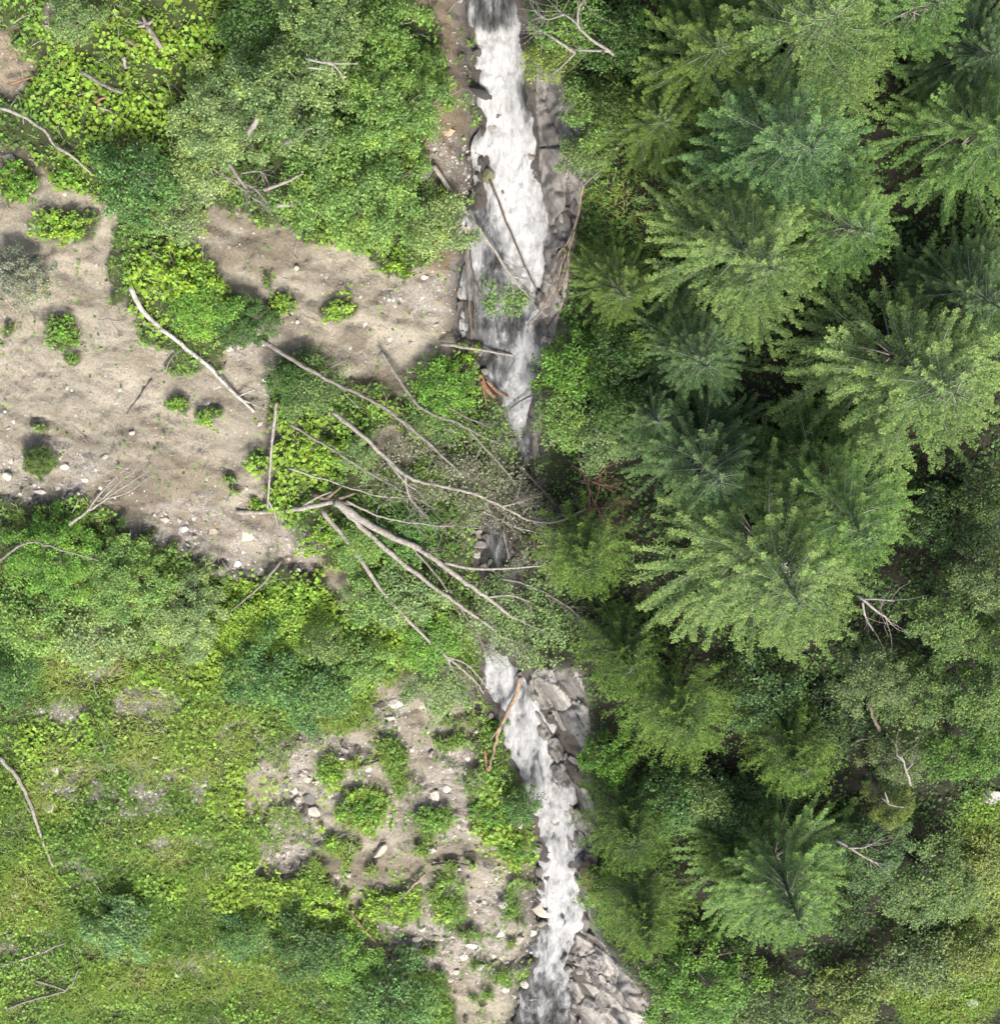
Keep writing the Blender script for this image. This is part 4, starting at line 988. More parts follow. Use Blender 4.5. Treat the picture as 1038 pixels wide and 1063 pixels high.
for row in [
 # upper left bank
 ('A',405,105,60,3.8,ALD,'bright alder bush nearest the top of the cascade','shrub','bush',G1),
 ('A',382,200,64,3.2,ALD,'large alder bush above the upper mud, left of the stream','shrub','bush',G1),
 ('B',455,232,36,1.8,PAL,'pale bush hanging over the earth bank left of the cascade','shrub','bush',G1),
 ('A',300,95,66,4.6,GRY,'grey-green alder crown in the middle of the upper left bank','shrub','bush',G1),
 ('A',228,125,56,2.8,PAL,'pale feathery bush right of the lime herbs','shrub','bush',G1),
 ('A',335,25,52,4.6,GRY,'greyish bush at the top edge of the upper left bank','shrub','bush',G1),
 ('B',398,28,38,3.0,ALD,'green bush at the top edge beside the bare earth bank','shrub','bush',G1),
 ('B',140,190,44,2.6,TEA,'dark blue-green bush at the edge of the bare ground','shrub','bush',G1),
 ('B',345,158,46,3.0,ALD,'bush tucked between the big alders','shrub','bush',G1),
 ('B',320,205,40,2.0,ALD,'low bush by the pale dead trunk above the mud','shrub','bush',G1),
 ('B',185,225,30,1.6,PAL,'low pale bush on the tip of the upper mud','shrub','bush',G1),
 ('B',262,18,44,2.0,DKG,'dark bush in the shaded top edge thicket','shrub','bush',G1),
 ('B',438,68,24,1.8,ALD,'right-hand bush at the rim of the bare earth bank','shrub','bush',G1),
 ('B',75,20,26,1.4,GRY,'greyish twiggy bush in the top left corner','shrub','bush',G1),
 ('B',205,175,36,1.8,PAL,'light bush just below the pale feathery one','shrub','bush',G1),
 # around the mud and the fallen trees
 ('E',22,288,30,1.6,SLV,'silvery grey willow bush on the left edge mud','shrub','bush',None),
 ('C',188,285,34,.8,LIM,'lime-green leafy patch right of the birch log top','leafy_plant','plant',G4),
 ('B',208,318,34,1.1,BRT,'bright green bush above the birch log','shrub','bush',None),
 ('E',255,335,30,1.0,DKG,'brownish twiggy bush right of the bright one above the birch log','shrub','bush',None),
 ('B',318,402,34,1.4,(.14,.24,.07),'green bush at the root of the fallen grey trees','shrub','bush',None),
 ('B',300,395,26,1.4,DKG,'dark bush left of the one at the fallen trees','shrub','bush',None),
 ('C',410,275,18,.6,LIM,'round lime plant under the overhanging alder','leafy_plant','plant',G4),
 ('C',350,323,20,.35,LIM,'flat lime plant alone on the upper mud','leafy_plant','plant',G4),
 ('C',292,318,15,.35,LIM,'small lime plant left on the upper mud','leafy_plant','plant',G4),
 ('C',65,345,18,.45,BRT,'dark-green plant on the reddish mud at left','leafy_plant','plant',G4),
 ('E',40,480,18,.7,OLV,'grassy tuft on the stony mud at the left','grass_tuft','plant',G4),
 ('C',20,190,22,.6,BRT,'round green plant at the left edge bare ground','leafy_plant','plant',G4),
 ('C',70,180,17,.5,BRT,'green plant right of the round one on bare ground','leafy_plant','plant',G4),
 ('C',62,238,26,.5,LIM,'spreading lime plant above the pale mud','leafy_plant','plant',G4),
 ('C',185,420,12,.3,LIM,'left one of two small plants on pale mud below the birch log','leafy_plant','plant',G4),
 ('C',215,437,13,.3,LIM,'right one of two small plants on pale mud below the birch log','leafy_plant','plant',G4),
 ('C',262,478,13,.5,BRT,'green plant left of the upright grey pole','leafy_plant','plant',G4),
 ('C',266,522,10,.4,LIM,'lime plant at the left end of the horizontal log','leafy_plant','plant',G4),
 ('C',487,372,15,.5,LIM,'lime plant on the left stream edge below the pale stick','leafy_plant','plant',G4),
 ('B',460,405,34,1.4,BRT,'bright bush among fallen limbs left of the stream','shrub','bush',None),
 ('B',446,440,24,1.0,GRY,'greyish bush under the fallen grey limbs','shrub','bush',None),
 ('B',372,474,24,.9,GRY,'bush under the middle of the fallen grey tree','shrub','bush',None),
 ('B',420,556,36,1.0,(.12,.26,.05),'vivid bush below the forked fallen stems','shrub','bush',None),
 ('B',372,566,28,1.1,ALD,'bush between the two lower fallen stems','shrub','bush',None),
 ('B',425,620,40,1.4,GRY,'bush under the lowest fallen stem','shrub','bush',None),
 ('B',385,620,34,1.2,ALD,'bush crossing under the lowest fallen stem near the mud tip','shrub','bush',None),
 ('C',340,470,30,.6,LIM,'lime patch right of the upright grey pole','leafy_plant','plant',G4),
 ('C',330,560,26,.5,LIM,'lime patch below the horizontal log','leafy_plant','plant',G4),
 # lower left slope
 ('A',50,580,52,2.2,BRT,'dark bright-edged bush at the left end of the mudslide edge','shrub','bush',G2),
 ('A',122,605,54,2.2,ALD,'bush with dark shaded edge along the mudslide','shrub','bush',G2),
 ('A',188,640,50,2.0,PAL,'pale bush at the corner of the mudslide edge','shrub','bush',G2),
 ('B',95,660,46,1.8,PAL,'light bush behind the mudslide edge bushes','shrub','bush',G2),
 ('B',25,645,44,1.8,ALD,'bush at the left edge behind the mudslide bushes','shrub','bush',G2),
 ('B',5,705,34,2.4,TEA,'dark blue-green bush on the left edge of the grass slope','shrub','bush',G2),
 ('B',305,648,40,1.0,LIM,'lime-yellow bush below the tip of the mudslide','shrub','bush',G2),
 ('B',262,650,38,1.0,LIM,'lower lime-yellow bush right of the pale corner bush','shrub','bush',G2),
 ('B',272,702,46,2.6,TEA,'rich blue-green bush in the middle of the left slope','shrub','bush',G2),
 ('B',334,670,24,2.4,PAL,'small pale round crown above the blue-green bush','shrub','bush',G2),
 ('B',325,722,44,1.8,TEA,'blue-green bush at the head of the eroded bank','shrub','bush',G2),
 ('B',375,690,34,1.4,ALD,'bush left of the vivid herbs near the mid stream','shrub','bush',G2),
 ('B',445,668,34,1.0,BRT,'vivid green bush under the tips of the fallen stems','shrub','bush',G2),
 ('B',455,715,36,1.4,GRY,'grey-green bush at the lower end of the fallen stems','shrub','bush',G2),
 ('B',122,968,40,1.5,(.16,.30,.10),'round blue-green bush alone in the lower left grass','shrub','bush',G2),
 ('B',410,1045,52,2.6,TEA,'big blue-green bush at the bottom edge left of the stream','shrub','bush',G2),
 ('B',250,975,30,1.4,TEA,'small blue-green bush right of the round lone one','shrub','bush',G2),
 ('B',318,985,44,1.8,DKG,'dark bush left of the big one at the bottom edge','shrub','bush',G2),
 ('B',360,1000,34,1.2,BRT,'green bush just above the big one at the bottom edge','shrub','bush',G2),
 ('C',375,842,27,.5,BRT,'dense green clump in the middle of the eroded bank','leafy_plant','plant',G2),
 ('C',408,940,26,.5,LIM,'lime clump beside the short log on the eroded bank','leafy_plant','plant',G2),
 ('C',322,940,34,.45,LIM,'wide lime clump at the foot of the grass slope','leafy_plant','plant',G2),
 ('C',465,945,20,.3,LIM,'lime clump in the centre of the lower gravel','leafy_plant','plant',G2),
 ('C',345,805,16,.5,LIM,'yellowish clump by the upper eroded bank','leafy_plant','plant',G2),
 ('C',450,850,22,.35,BRT,'green clump left of the plants by the lower stream','leafy_plant','plant',G2),
 ('C',508,848,24,.4,BRT,'green clump in the plant belt by the lower stream','leafy_plant','plant',G2),
 ('C',535,885,22,.4,BRT,'green clump nearest the waterline of the lower stream','leafy_plant','plant',G2),
 ('B',540,838,24,1.6,TEA,'upright dark-green bush at the waterline of the lower stream','shrub','bush',G2),
 ('C',515,760,18,.5,BRT,'little plant left of the broken log in the stream','leafy_plant','plant',G2),
 # right stream bank
 ('B',602,22,40,2.6,ALD,'bush overhanging the top of the cascade from the right','shrub','bush',G5),
 ('B',570,60,26,1.4,YLW,'yellowish bush beside the top of the cascade','shrub','bush',G5),
 ('B',640,40,40,2.6,DKG,'dark bush at the top edge right of the stream','shrub','bush',G5),
 ('B',618,112,36,2.0,ALD,'bush on the right rim of the rock wall','shrub','bush',G5),
 ('B',640,105,30,3.0,OLV,'olive sapling above the grassy glade','shrub','bush',G5),
 ('B',606,160,26,1.4,GRY,'grey bush at the rim beside the grassy glade','shrub','bush',G5),
 ('B',668,82,38,2.0,DKG,'dark bush under the olive spruce','shrub','bush',G5),
 ('B',600,382,40,2.0,BRT,'bright bush at the right bank above the debris jam','shrub','bush',G5),
 ('B',590,430,40,2.0,ALD,'bush leaning over the narrow part of the stream','shrub','bush',G5),
 ('B',645,370,36,2.6,DKG,'dark-green bush behind the bright bank bush','shrub','bush',G5),
 ('B',625,455,34,1.6,GRY,'dull bush above the brown dead twigs','shrub','bush',G5),
 ('B',655,420,38,2.8,DKG,'shaded bush at the foot of the forest','shrub','bush',G5),
 ('B',632,790,32,2.4,BRT,'bright leafy sapling beside the bedrock','shrub','bush',G5),
 ('B',690,835,40,2.8,TEA,'blue-green bush between the feathery conifers','shrub','bush',G5),
 ('B',735,830,34,3.0,GRY,'grey-leaved bush between the feathery conifers','shrub','bush',G5),
 ('B',625,925,28,1.6,ALD,'bush overhanging the orange rock at the lower stream','shrub','bush',G5),
 ('A',725,1030,70,3.4,BRT,'vivid green bush at the bottom edge right of the rock slabs','shrub','bush',G5),
 ('B',665,355,34,1.8,ALD,'small bush under the sparse yellowish spruce','shrub','bush',G5),
 # forest on the right
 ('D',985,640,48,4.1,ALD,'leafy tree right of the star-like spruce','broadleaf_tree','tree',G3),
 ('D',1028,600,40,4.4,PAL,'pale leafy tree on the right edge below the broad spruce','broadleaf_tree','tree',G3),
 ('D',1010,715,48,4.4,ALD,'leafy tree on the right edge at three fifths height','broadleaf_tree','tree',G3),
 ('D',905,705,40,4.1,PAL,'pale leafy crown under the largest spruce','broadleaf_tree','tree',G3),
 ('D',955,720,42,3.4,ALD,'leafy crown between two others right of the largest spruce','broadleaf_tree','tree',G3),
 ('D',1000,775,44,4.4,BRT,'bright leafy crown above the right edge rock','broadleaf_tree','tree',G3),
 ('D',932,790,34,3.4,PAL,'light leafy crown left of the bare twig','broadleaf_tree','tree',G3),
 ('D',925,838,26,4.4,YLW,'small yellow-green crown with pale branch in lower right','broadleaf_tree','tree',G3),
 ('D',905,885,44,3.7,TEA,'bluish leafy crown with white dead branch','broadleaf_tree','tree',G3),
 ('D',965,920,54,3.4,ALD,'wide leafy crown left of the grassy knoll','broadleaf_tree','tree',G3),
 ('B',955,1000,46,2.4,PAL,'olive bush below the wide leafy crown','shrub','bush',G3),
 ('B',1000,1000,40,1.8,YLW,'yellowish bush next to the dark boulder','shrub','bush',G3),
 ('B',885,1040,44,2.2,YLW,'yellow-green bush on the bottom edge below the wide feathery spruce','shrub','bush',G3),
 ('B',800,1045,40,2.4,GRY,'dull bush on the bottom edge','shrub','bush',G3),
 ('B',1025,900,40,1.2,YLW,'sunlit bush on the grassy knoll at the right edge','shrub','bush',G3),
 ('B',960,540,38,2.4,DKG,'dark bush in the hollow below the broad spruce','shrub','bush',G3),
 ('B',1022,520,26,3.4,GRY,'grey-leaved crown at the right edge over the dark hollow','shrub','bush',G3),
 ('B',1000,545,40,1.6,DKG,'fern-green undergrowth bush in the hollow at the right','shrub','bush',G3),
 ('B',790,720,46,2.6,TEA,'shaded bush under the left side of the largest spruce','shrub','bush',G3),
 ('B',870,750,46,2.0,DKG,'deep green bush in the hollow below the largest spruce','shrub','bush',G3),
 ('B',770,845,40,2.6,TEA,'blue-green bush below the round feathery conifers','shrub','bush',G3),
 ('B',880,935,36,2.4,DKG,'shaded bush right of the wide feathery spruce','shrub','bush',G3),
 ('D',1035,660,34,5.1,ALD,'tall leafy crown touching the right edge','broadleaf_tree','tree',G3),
]:
    leafy(*row)

# ------------------------------------------------------------------ fallen trees, logs and dead branches
def wood_piece(name, pts, d0, d1, label, cat, mat, color=(1, 1, 1), branches=(), leaves=(), lcol=GRY, seed=1, sides=7, group=None, twigs=0):
    """pts: (px, py, lift m) along the stem; branches: lists of the same; leaves: (px, py, lift, r px, n)"""
    rng = np.random.default_rng(seed)
    W = [np.array(ground(a, b, c)) for a, b, c in pts]
    base = W[0].copy()
    e = empty(name, base, label, cat, group)
    sc = (CAM[2] - base[2]) / FOC
    L = sum(np.linalg.norm(W[i + 1] - W[i]) for i in range(len(W) - 1))
    mb = MB()
    PP = curve_pts(np.array(W) - base, max(6, int(L / .22)))
    PP[1:-1] += rng.normal(0, .014, (len(PP) - 2, 3)) + (min(.022, .003 * d0) * np.sin(np.linspace(0, L * 1.1, len(PP)) + seed))[1:-1, None] * [.6, 1, .4]
    tube(mb, PP, d0 * sc * .38, d1 * sc * .34, sides, None, .3, rng)
    link('trunk', mb.mesh('trunk', True), mat, e, color)
    twl = []
    for br in branches:
        B = np.array([np.array(ground(a, b, c)) for a, b, c in br[0]]) - base
        mb = MB(); tube(mb, B, br[1] * sc / 2, br[2] * sc / 2, 5, max(5, 3 * len(B)), .15, rng)
        link('branch', mb.mesh('branch', True), mat, e, color); twl.append(B)
    if twigs:
        mb = MB(); src = [np.array(W) - base] + twl
        for _ in range(int(twigs * 1.8)):
            B = src[int(rng.integers(len(src)))]
            i = rng.uniform(.45, 1) * (len(B) - 1); k = min(int(i), len(B) - 2); p = B[k] + (B[k + 1] - B[k]) * (i - k)
            d = norm(B[k + 1] - B[k]) + rng.normal(0, .6, 3); d[2] *= .5
            l = rng.uniform(.4, 1.3)
            q = p + norm(d) * l * .5 + rng.normal(0, .06, 3); r_ = p + norm(d) * l + rng.normal(0, .12, 3)
            tube(mb, [p, q, r_], .010, .003, 4, 5, cap=False)
        link('twigs', mb.mesh('twigs'), mat, e, color)['kind'] = 'stuff'
    if leaves:
        C = []
        for (a, b, c, r, n) in leaves:
            p = np.array(ground(a, b, c)) - base
            R = r * sc
            cl = p + rng.normal(0, .5, (max(3, n // 26), 3)) * [R, R, R * .35]
            n = int(n * 1.35)
            C.append(cl[rng.integers(len(cl), size=n)] + rng.normal(0, .16, (n, 3)) * [1, 1, .6])
        C = np.concatenate(C); n = len(C)
        Lf = rng.uniform(.06, .125, n)
        V, F = blades(C, rand_dir(rng, n, rng.uniform(-.7, .4, n)), norm(rng.normal(size=(n, 3)) * .6 + [0, 0, 1]), Lf, Lf * .6, .06)
        link('leaves', np_mesh('leaves', V, F, 4, {'young': np.full(len(V), .5)}), M_LEAF, e, lcol)
    return e
WHT = (.98, .97, .95); GRW = (.68, .67, .66); BRN = (.62, .52, .42); DRK = (.34, .30, .27); RED = (.95, .58, .40)
T_ = 'fallen trees across the ravine'
wood_piece('fallen_birch_log', [(135,298,.1),(150,325,.2),(180,350,.22),(215,378,.25),(245,410,.25),(264,428,.1)], 8, 5, 'pale birch log lying diagonally across the mudslide', 'log', M_BIRCH, (1,1,1),
  [([(248,411,.3),(265,405,.5),(280,412,.5)],2.5,1),([(252,415,.3),(275,425,.4)],2,1)], seed=1)
wood_piece('fallen_tree', [(348,521,.9),(385,545,1.1),(440,572,1.3),(472,597,1.3),(505,620,1.2),(533,640,1.0),(565,655,.8)], 12, 3, 'thickest pale stem of the forked fallen tree, upper of the fork', 'fallen tree', M_DEAD, WHT,
  [([(462,584,1.3),(490,590,1.5),(525,590,1.5),(562,587,1.4)],4.5,2),([(505,620,1.2),(530,618,1.4),(550,625,1.2)],3,1.2),([(437,571,1.3),(446,575,1.6)],5,2)],
  [(520,610,.8,30,620),(560,630,.6,34,800),(540,665,.5,30,620),(575,600,.6,26,460),(510,635,.6,26,500),(575,660,.5,26,420)], GRY, 2, group=T_, twigs=26)
wood_piece('fallen_tree', [(352,524,.7),(390,560,.9),(440,602,1.0),(480,630,1.0),(515,655,.9),(552,690,.6)], 9, 3, 'second pale stem of the forked fallen tree, ending at the white water', 'fallen tree', M_DEAD, WHT,
  [([(492,638,1.0),(496,660,.9)],3,1.5),([(520,660,.9),(545,670,.9)],3,1.2)],
  [(480,650,.5,26,500),(520,655,.5,26,560),(555,675,.5,24,420),(500,625,.6,24,420),(530,640,.6,22,420)], PAL, 3, group=T_, twigs=24)
wood_piece('fallen_tree', [(335,530,.5),(365,567,.8),(395,612,.9),(430,650,.9),(465,682,.8),(490,705,.6),(502,720,.4)], 7, 2.5, 'lowest slender pale stem of the fork, crossing the green bushes', 'fallen tree', M_DEAD, WHT,
  [([(463,680,.8),(468,692,.8)],3,1.5),([(465,682,.8),(485,690,.8),(505,712,.5)],3,1.2)], [(470,665,.4,24,220),(440,690,.4,28,240)], GRY, 4, group=T_, twigs=18)
wood_piece('fallen_tree', [(385,553,.5),(420,583,.6),(450,606,.6)], 7, 4, 'short dark stem lying behind the forked fallen stems', 'log', M_DEAD, DRK, seed=5, group=T_)
wood_piece('fallen_tree', [(345,428,.5),(375,452,.8),(400,475,1.0),(425,495,1.1),(455,503,1.2),(490,512,1.3),(520,526,1.3),(550,540,1.2),(580,541,1.2),(608,528,1.2)], 7, 3, 'long arching grey fallen tree reaching to the right bank', 'fallen tree', M_DEAD, WHT,
  [([(400,475,1.0),(420,500,1.0),(438,512,.8)],3.5,1.2),([(420,492,1.1),(425,515,.9),(440,535,.6)],3,1),([(550,540,1.2),(570,550,1.1),(590,560,.8)],3,1),([(520,526,1.3),(545,520,1.3)],3,1)],
  [(420,470,.9,26,520),(470,480,.9,30,760),(500,490,.9,26,680),(530,510,.9,30,800),(560,560,.7,36,760),(590,545,.6,26,420),(480,520,.6,26,480),(520,530,.7,22,500),(555,525,.7,26,500),(400,490,.5,26,380)], (.24,.26,.17), 6, group=T_, twigs=60)
wood_piece('fallen_tree', [(395,365,.3),(415,395,.6),(440,425,.9),(480,441,1.0),(500,462,1.0),(525,490,.9),(548,522,.6)], 5.5, 3, 'grey fallen limb running from the upper mud down to the stream gap', 'fallen tree', M_DEAD, GRW,
  [([(480,441,1.0),(505,455,1.1),(520,460,1.1)],3,1.2),([(500,462,1.0),(490,485,.9)],3,1)],
  [(440,420,.6,28,320),(480,440,.7,30,420),(510,440,.7,26,320),(525,470,.6,24,300)], ALD, 7, group=T_, twigs=40)
wood_piece('fallen_tree', [(250,343,.5),(300,370,1.3),(345,396,1.5),(395,422,1.5),(440,455,1.4),(480,492,1.2)], 7, 3.5, 'long grey log slanting down from beside the birch log to the debris', 'log', M_DEAD, GRW,
  [([(330,388,.5),(350,378,.8),(365,372,.8)],3,1)], [(355,390,.3,30,260),(320,375,.3,24,200)], ALD, 8, group=T_, twigs=14)
wood_piece('upright_pole', [(287,418,.7),(282,470,.6),(278,527,.3)], 5, 3.5, 'thin pale pole lying nearly upright in the picture left of the lime herbs', 'pole', M_DEAD, WHT, [([(279,520,.4),(286,535,.4),(291,555,.2)],3,1.2)], seed=9)
wood_piece('fallen_log', [(246,531,.12),(275,531,.2),(310,528,.35),(348,521,.8)], 7, 8, 'horizontal pale log ending at the root of the forked fallen tree', 'log', M_DEAD, WHT, [([(310,528,.3),(330,516,.6),(352,508,.6)],3,1.2)], seed=10)
wood_piece('broken_stump', [(325,512,.2),(345,519,.7),(368,512,.9)], 9, 4, 'splintered brown butt at the fork of the fallen trees', 'stump', M_DEAD, BRN, [([(345,519,.7),(365,524,.9)],6,2),([(338,518,.5),(355,505,.9)],5,1.5)], seed=11)
for (pp, d, lab, colr, sd_, tw) in [
  ([(300,440,.5),(350,470,.8),(400,500,.9),(452,528,.8)],4,'slim grey stem parallel below the long arching tree',GRW,70,16),
  ([(372,408,.6),(410,432,.9),(455,470,1.0),(490,505,.9)],4,'slim grey stem above the long arching tree',GRW,71,18),
  ([(430,398,.6),(462,420,.9),(495,438,.9),(528,450,.7)],3.5,'thin stem crossing the bright bush left of the stream',GRW,72,16),
  ([(300,486,.5),(345,500,.7),(392,515,.8),(430,517,.7)],3.5,'thin stem above the splintered butt',WHT,73,12),
  ([(360,520,.9),(400,538,1.0),(450,545,1.0),(500,548,.9)],3.5,'thin stem running level right of the splintered butt',WHT,74,18),
  ([(470,470,.9),(500,500,1.0),(520,540,.9),(535,575,.6)],3.5,'dark thin stem dropping into the mid stream gap',DRK,75,24),
  ([(420,560,.9),(455,600,1.0),(490,650,.8),(512,690,.5)],3.5,'thin stem between the two lower fork stems',GRW,76,18),
  ([(520,600,.9),(555,610,.9),(590,630,.7),(612,652,.5)],4,'grey stem end on the right bank below the debris jam',GRW,77,24),
  ([(535,480,.8),(560,505,.9),(580,530,.8),(590,570,.5)],3.5,'dark stem in the debris jam on the right bank',DRK,78,34),
  ([(500,530,.9),(540,548,1.0),(585,560,.8),(618,590,.5)],3.5,'grey stem lying across the debris jam',GRW,79,30)]:
    wood_piece('fallen_sapling', pp, d, d * .4, lab, 'fallen tree', M_DEAD, colr, seed=sd_, group=T_, twigs=tw)
# cascade wood
wood_piece('fallen_log', [(450,172,.3),(478,213,.6),(508,253,.8),(530,285,.7),(552,310,.4)], 7, 2.5, 'long grey log leaning from the earth bank into the cascade', 'log', M_DEAD, WHT,
  [([(520,270,.7),(540,278,.7)],2,.8),([(532,287,.7),(548,290,.6)],2,.8),([(530,285,.7),(533,305,.5)],2,.8)], [(516,302,.3,13,420),(530,314,.3,13,320),(543,306,.3,10,180),(512,318,.3,9,160)], ALD, 12, twigs=14)
wood_piece('fallen_pole', [(508,186,.35),(525,230,.5),(543,272,.5),(557,300,.3)], 3.6, 2, 'thin dark pole lying down the middle of the cascade', 'pole', M_DEAD, DRK, seed=13)
wood_piece('fallen_pole', [(483,255,.5),(486,300,.5),(490,352,.35)], 3.6, 2.4, 'left one of two dark poles along the left waterline', 'pole', M_DEAD, (.5,.46,.42), seed=14)
wood_piece('fallen_pole', [(488,258,.5),(492,300,.5),(493,350,.4)], 3, 2, 'right one of two dark poles along the left waterline', 'pole', M_DEAD, DRK, [([(492,290,.5),(500,305,.4)],2,1)], seed=15)
wood_piece('pale_stick', [(458,357,.3),(480,360,.5),(505,364,.5),(532,369,.3)], 5, 3, 'pale curved stick reaching from the mud over the white water', 'stick', M_DEAD, WHT, seed=16)
wood_piece('splintered_log', [(497,388,.3),(504,400,.4),(514,412,.4)], 9, 6, 'splintered orange log stuck in the stream below the pale stick', 'log', M_DEAD, RED, [([(505,395,.4),(518,408,.4),(528,412,.3)],4,1.5),([(500,395,.5),(506,425,.3)],3,1)], seed=17)
wood_piece('dark_branch', [(572,394,.6),(550,410,.5),(528,425,.4)], 3, 1.5, 'thin dark branch crossing the stream from the right bank', 'branch', M_DEAD, DRK, seed=18)
wood_piece('thin_stick', [(522,548,.5),(525,565,.5),(528,580,.3)], 4, 2.5, 'short pale stick standing in the mid stream gap', 'stick', M_DEAD, GRW, seed=19)
wood_piece('broken_log', [(540,703,.8),(534,725,.7),(521,750,.6),(514,775,.45),(507,800,.3)], 7, 4.5, 'peeled brown broken log bridging the left edge of the lower stream', 'log', M_DEAD, (1.0,.78,.6), [([(521,752,.6),(509,768,.5)],3,1.5)], seed=20)
wood_piece('red_stick', [(503,778,.3),(504,790,.3),(506,802,.2)], 4, 2.5, 'short reddish stick beside the peeled broken log', 'stick', M_DEAD, RED, seed=21)
# debris jam
wood_piece('dead_branch_pile', [(600,470,.3),(608,500,.4),(622,530,.4),(630,548,.3)], 3, 2, 'brown dead twigs heaped on the right bank at the debris jam', 'twig pile', M_DEAD, (.62,.44,.34),
  [([(592,480,.3),(615,500,.5),(636,505,.4)],2.2,1),([(598,500,.3),(620,495,.5),(632,480,.4)],2.2,1),([(606,470,.3),(612,515,.5),(608,545,.3)],2.2,1),([(590,520,.3),(620,528,.5),(645,520,.3)],2.2,1),([(625,480,.4),(618,520,.4),(596,540,.2)],2.2,1)], seed=22, twigs=60)
wood_piece('dead_branch', [(565,468,.6),(578,456,.7),(592,444,.8)], 3.4, 2, 'bare pale twig on the bush by the narrow stream', 'branch', M_DEAD, GRW, seed=23)
wood_piece('debris_branch', [(540,540,.6),(560,560,.7),(585,565,.7),(600,580,.6)], 4, 2, 'dark tangled branch of the debris jam over the stream', 'branch', M_DEAD, DRK,
  [([(552,552,.7),(556,580,.7),(550,600,.5)],2.4,1),([(560,560,.7),(575,580,.6),(572,605,.5)],2.4,1),([(550,545,.7),(580,550,.7),(610,556,.6)],2.4,1),([(565,530,.7),(575,560,.7),(595,590,.5)],2.4,1)],
  [(560,575,.4,26,260),(585,560,.4,22,180)], (.16,.17,.12), 24, twigs=70)
# left slope and upper left
wood_piece('grey_log', [(0,786,.2),(18,808,.25),(32,835,.25),(42,865,.25),(56,900,.15)], 7, 4, 'weathered grey log at the left edge of the lower grass', 'log', M_DEAD, WHT, seed=25)
wood_piece('grey_stick', [(0,1003,.2),(35,992,.3),(70,978,.2)], 4, 2, 'thin grey stick near the bottom left edge', 'stick', M_DEAD, WHT, seed=26)
wood_piece('fork_branch', [(8,1047,.2),(40,1036,.3),(70,1027,.3),(82,1006,.3)], 4, 3, 'forked dead branch in the bottom left corner', 'branch', M_DEAD, GRW, [([(38,1018,.2),(55,1023,.3),(68,1028,.3)],4,2)], seed=27)
wood_piece('dead_sapling', [(72,545,2.2),(95,528,2.4),(122,510,2.3),(155,488,2.0)], 4.5, 1.5, 'bleached dead sapling over the dark shrub edge of the mudslide', 'branch', M_DEAD, WHT, [([(90,532,2.4),(108,508,2.5),(135,482,2.3)],3,1),([(110,518,2.4),(135,510,2.2),(158,492,2.0)],2.5,1),([(100,525,2.4),(125,500,2.3),(140,490,2.2)],2.2,.8)], seed=28, twigs=16)
wood_piece('dead_branch', [(0,582,1.8),(28,563,2.2),(60,570,2.3),(102,582,2.2)], 4, 2, 'grey dead branch over the bushes at the left edge', 'branch', M_DEAD, GRW, seed=29)
wood_piece('short_pole', [(292,582,.6),(270,609,.6),(240,634,.6)], 4.5, 2.5, 'grey pole slanting out of the lime-yellow bush below the mud tip', 'pole', M_DEAD, GRW, seed=30)
wood_piece('mud_stick', [(158,394,.06),(146,412,.08),(132,430,.06)], 3.5, 2, 'thin stick lying on the smooth pale mud', 'stick', M_DEAD, GRW, seed=31)
wood_piece('pale_branch', [(0,112,.4),(25,122,.5),(48,138,.5),(58,152,.4),(80,165,.3)], 5, 3, 'pale bent branch on the bare ground at the upper left edge', 'branch', M_DEAD, WHT, [([(58,152,.4),(75,162,.4),(95,180,.2)],4,2)], seed=32)
wood_piece('grey_log', [(84,74,.6),(100,84,.62),(113,91,.62),(127,96,.6)], 6, 5, 'grey log half buried in the lime herbs', 'log', M_DEAD, GRW, seed=33)
wood_piece('root_plate', [(168,50,.7),(160,38,.7),(153,26,.6)], 6, 9, 'broken trunk with brown root plate in the top left herbs', 'stump', M_DEAD, (.9,.85,.8), [([(153,26,.6),(142,28,.6)],6,2),([(153,26,.6),(148,16,.6)],6,2),([(153,26,.6),(160,20,.7)],5,2),([(153,26,.6),(140,20,.4)],5,2)], seed=34)
wood_piece('short_log', [(129,59,.6),(131,71,.6)], 6, 5, 'short pale log piece in the lime herbs below the root plate', 'log', M_DEAD, WHT, seed=35)
wood_piece('brown_stick', [(132,40,.5),(142,48,.5)], 5, 4, 'short brown stick left of the root plate', 'stick', M_DEAD, BRN, seed=36)
wood_piece('red_stick', [(99,106,.5),(111,99,.5)], 5, 3.5, 'small red-brown stick in the lime herbs', 'stick', M_DEAD, RED, seed=37)
wood_piece('grey_stick', [(102,111,.5),(117,117,.5)], 4, 3, 'small grey stick below the red-brown one in the herbs', 'stick', M_DEAD, GRW, seed=38)
wood_piece('orange_stick', [(8,88,.3),(35,80,.3)], 3, 2, 'thin orange stick at the upper left edge', 'stick', M_DEAD, RED, seed=39)
wood_piece('dead_branch', [(318,61,4.6),(333,64,4.7),(350,70,4.7),(358,85,4.6)], 4, 2, 'white dead branch in the middle of the upper alders', 'branch', M_DEAD, WHT, [([(335,64,4.7),(352,66,4.8),(372,66,4.7)],3,1),([(320,70,4.6),(338,72,4.6)],3,1),([(345,69,4.7),(345,80,4.6)],2,1)], seed=40)
wood_piece('bare_trunk', [(258,139,3.0),(265,127,3.3),(272,115,3.5)], 8, 7, 'short bare trunk showing between the upper alders', 'trunk', M_DEAD, WHT, seed=41)
wood_piece('bare_trunk', [(296,148,2.8),(310,140,3.0),(322,132,3.2)], 7, 6, 'bare trunk lying in the shade right of the short one', 'trunk', M_DEAD, GRW, seed=42)
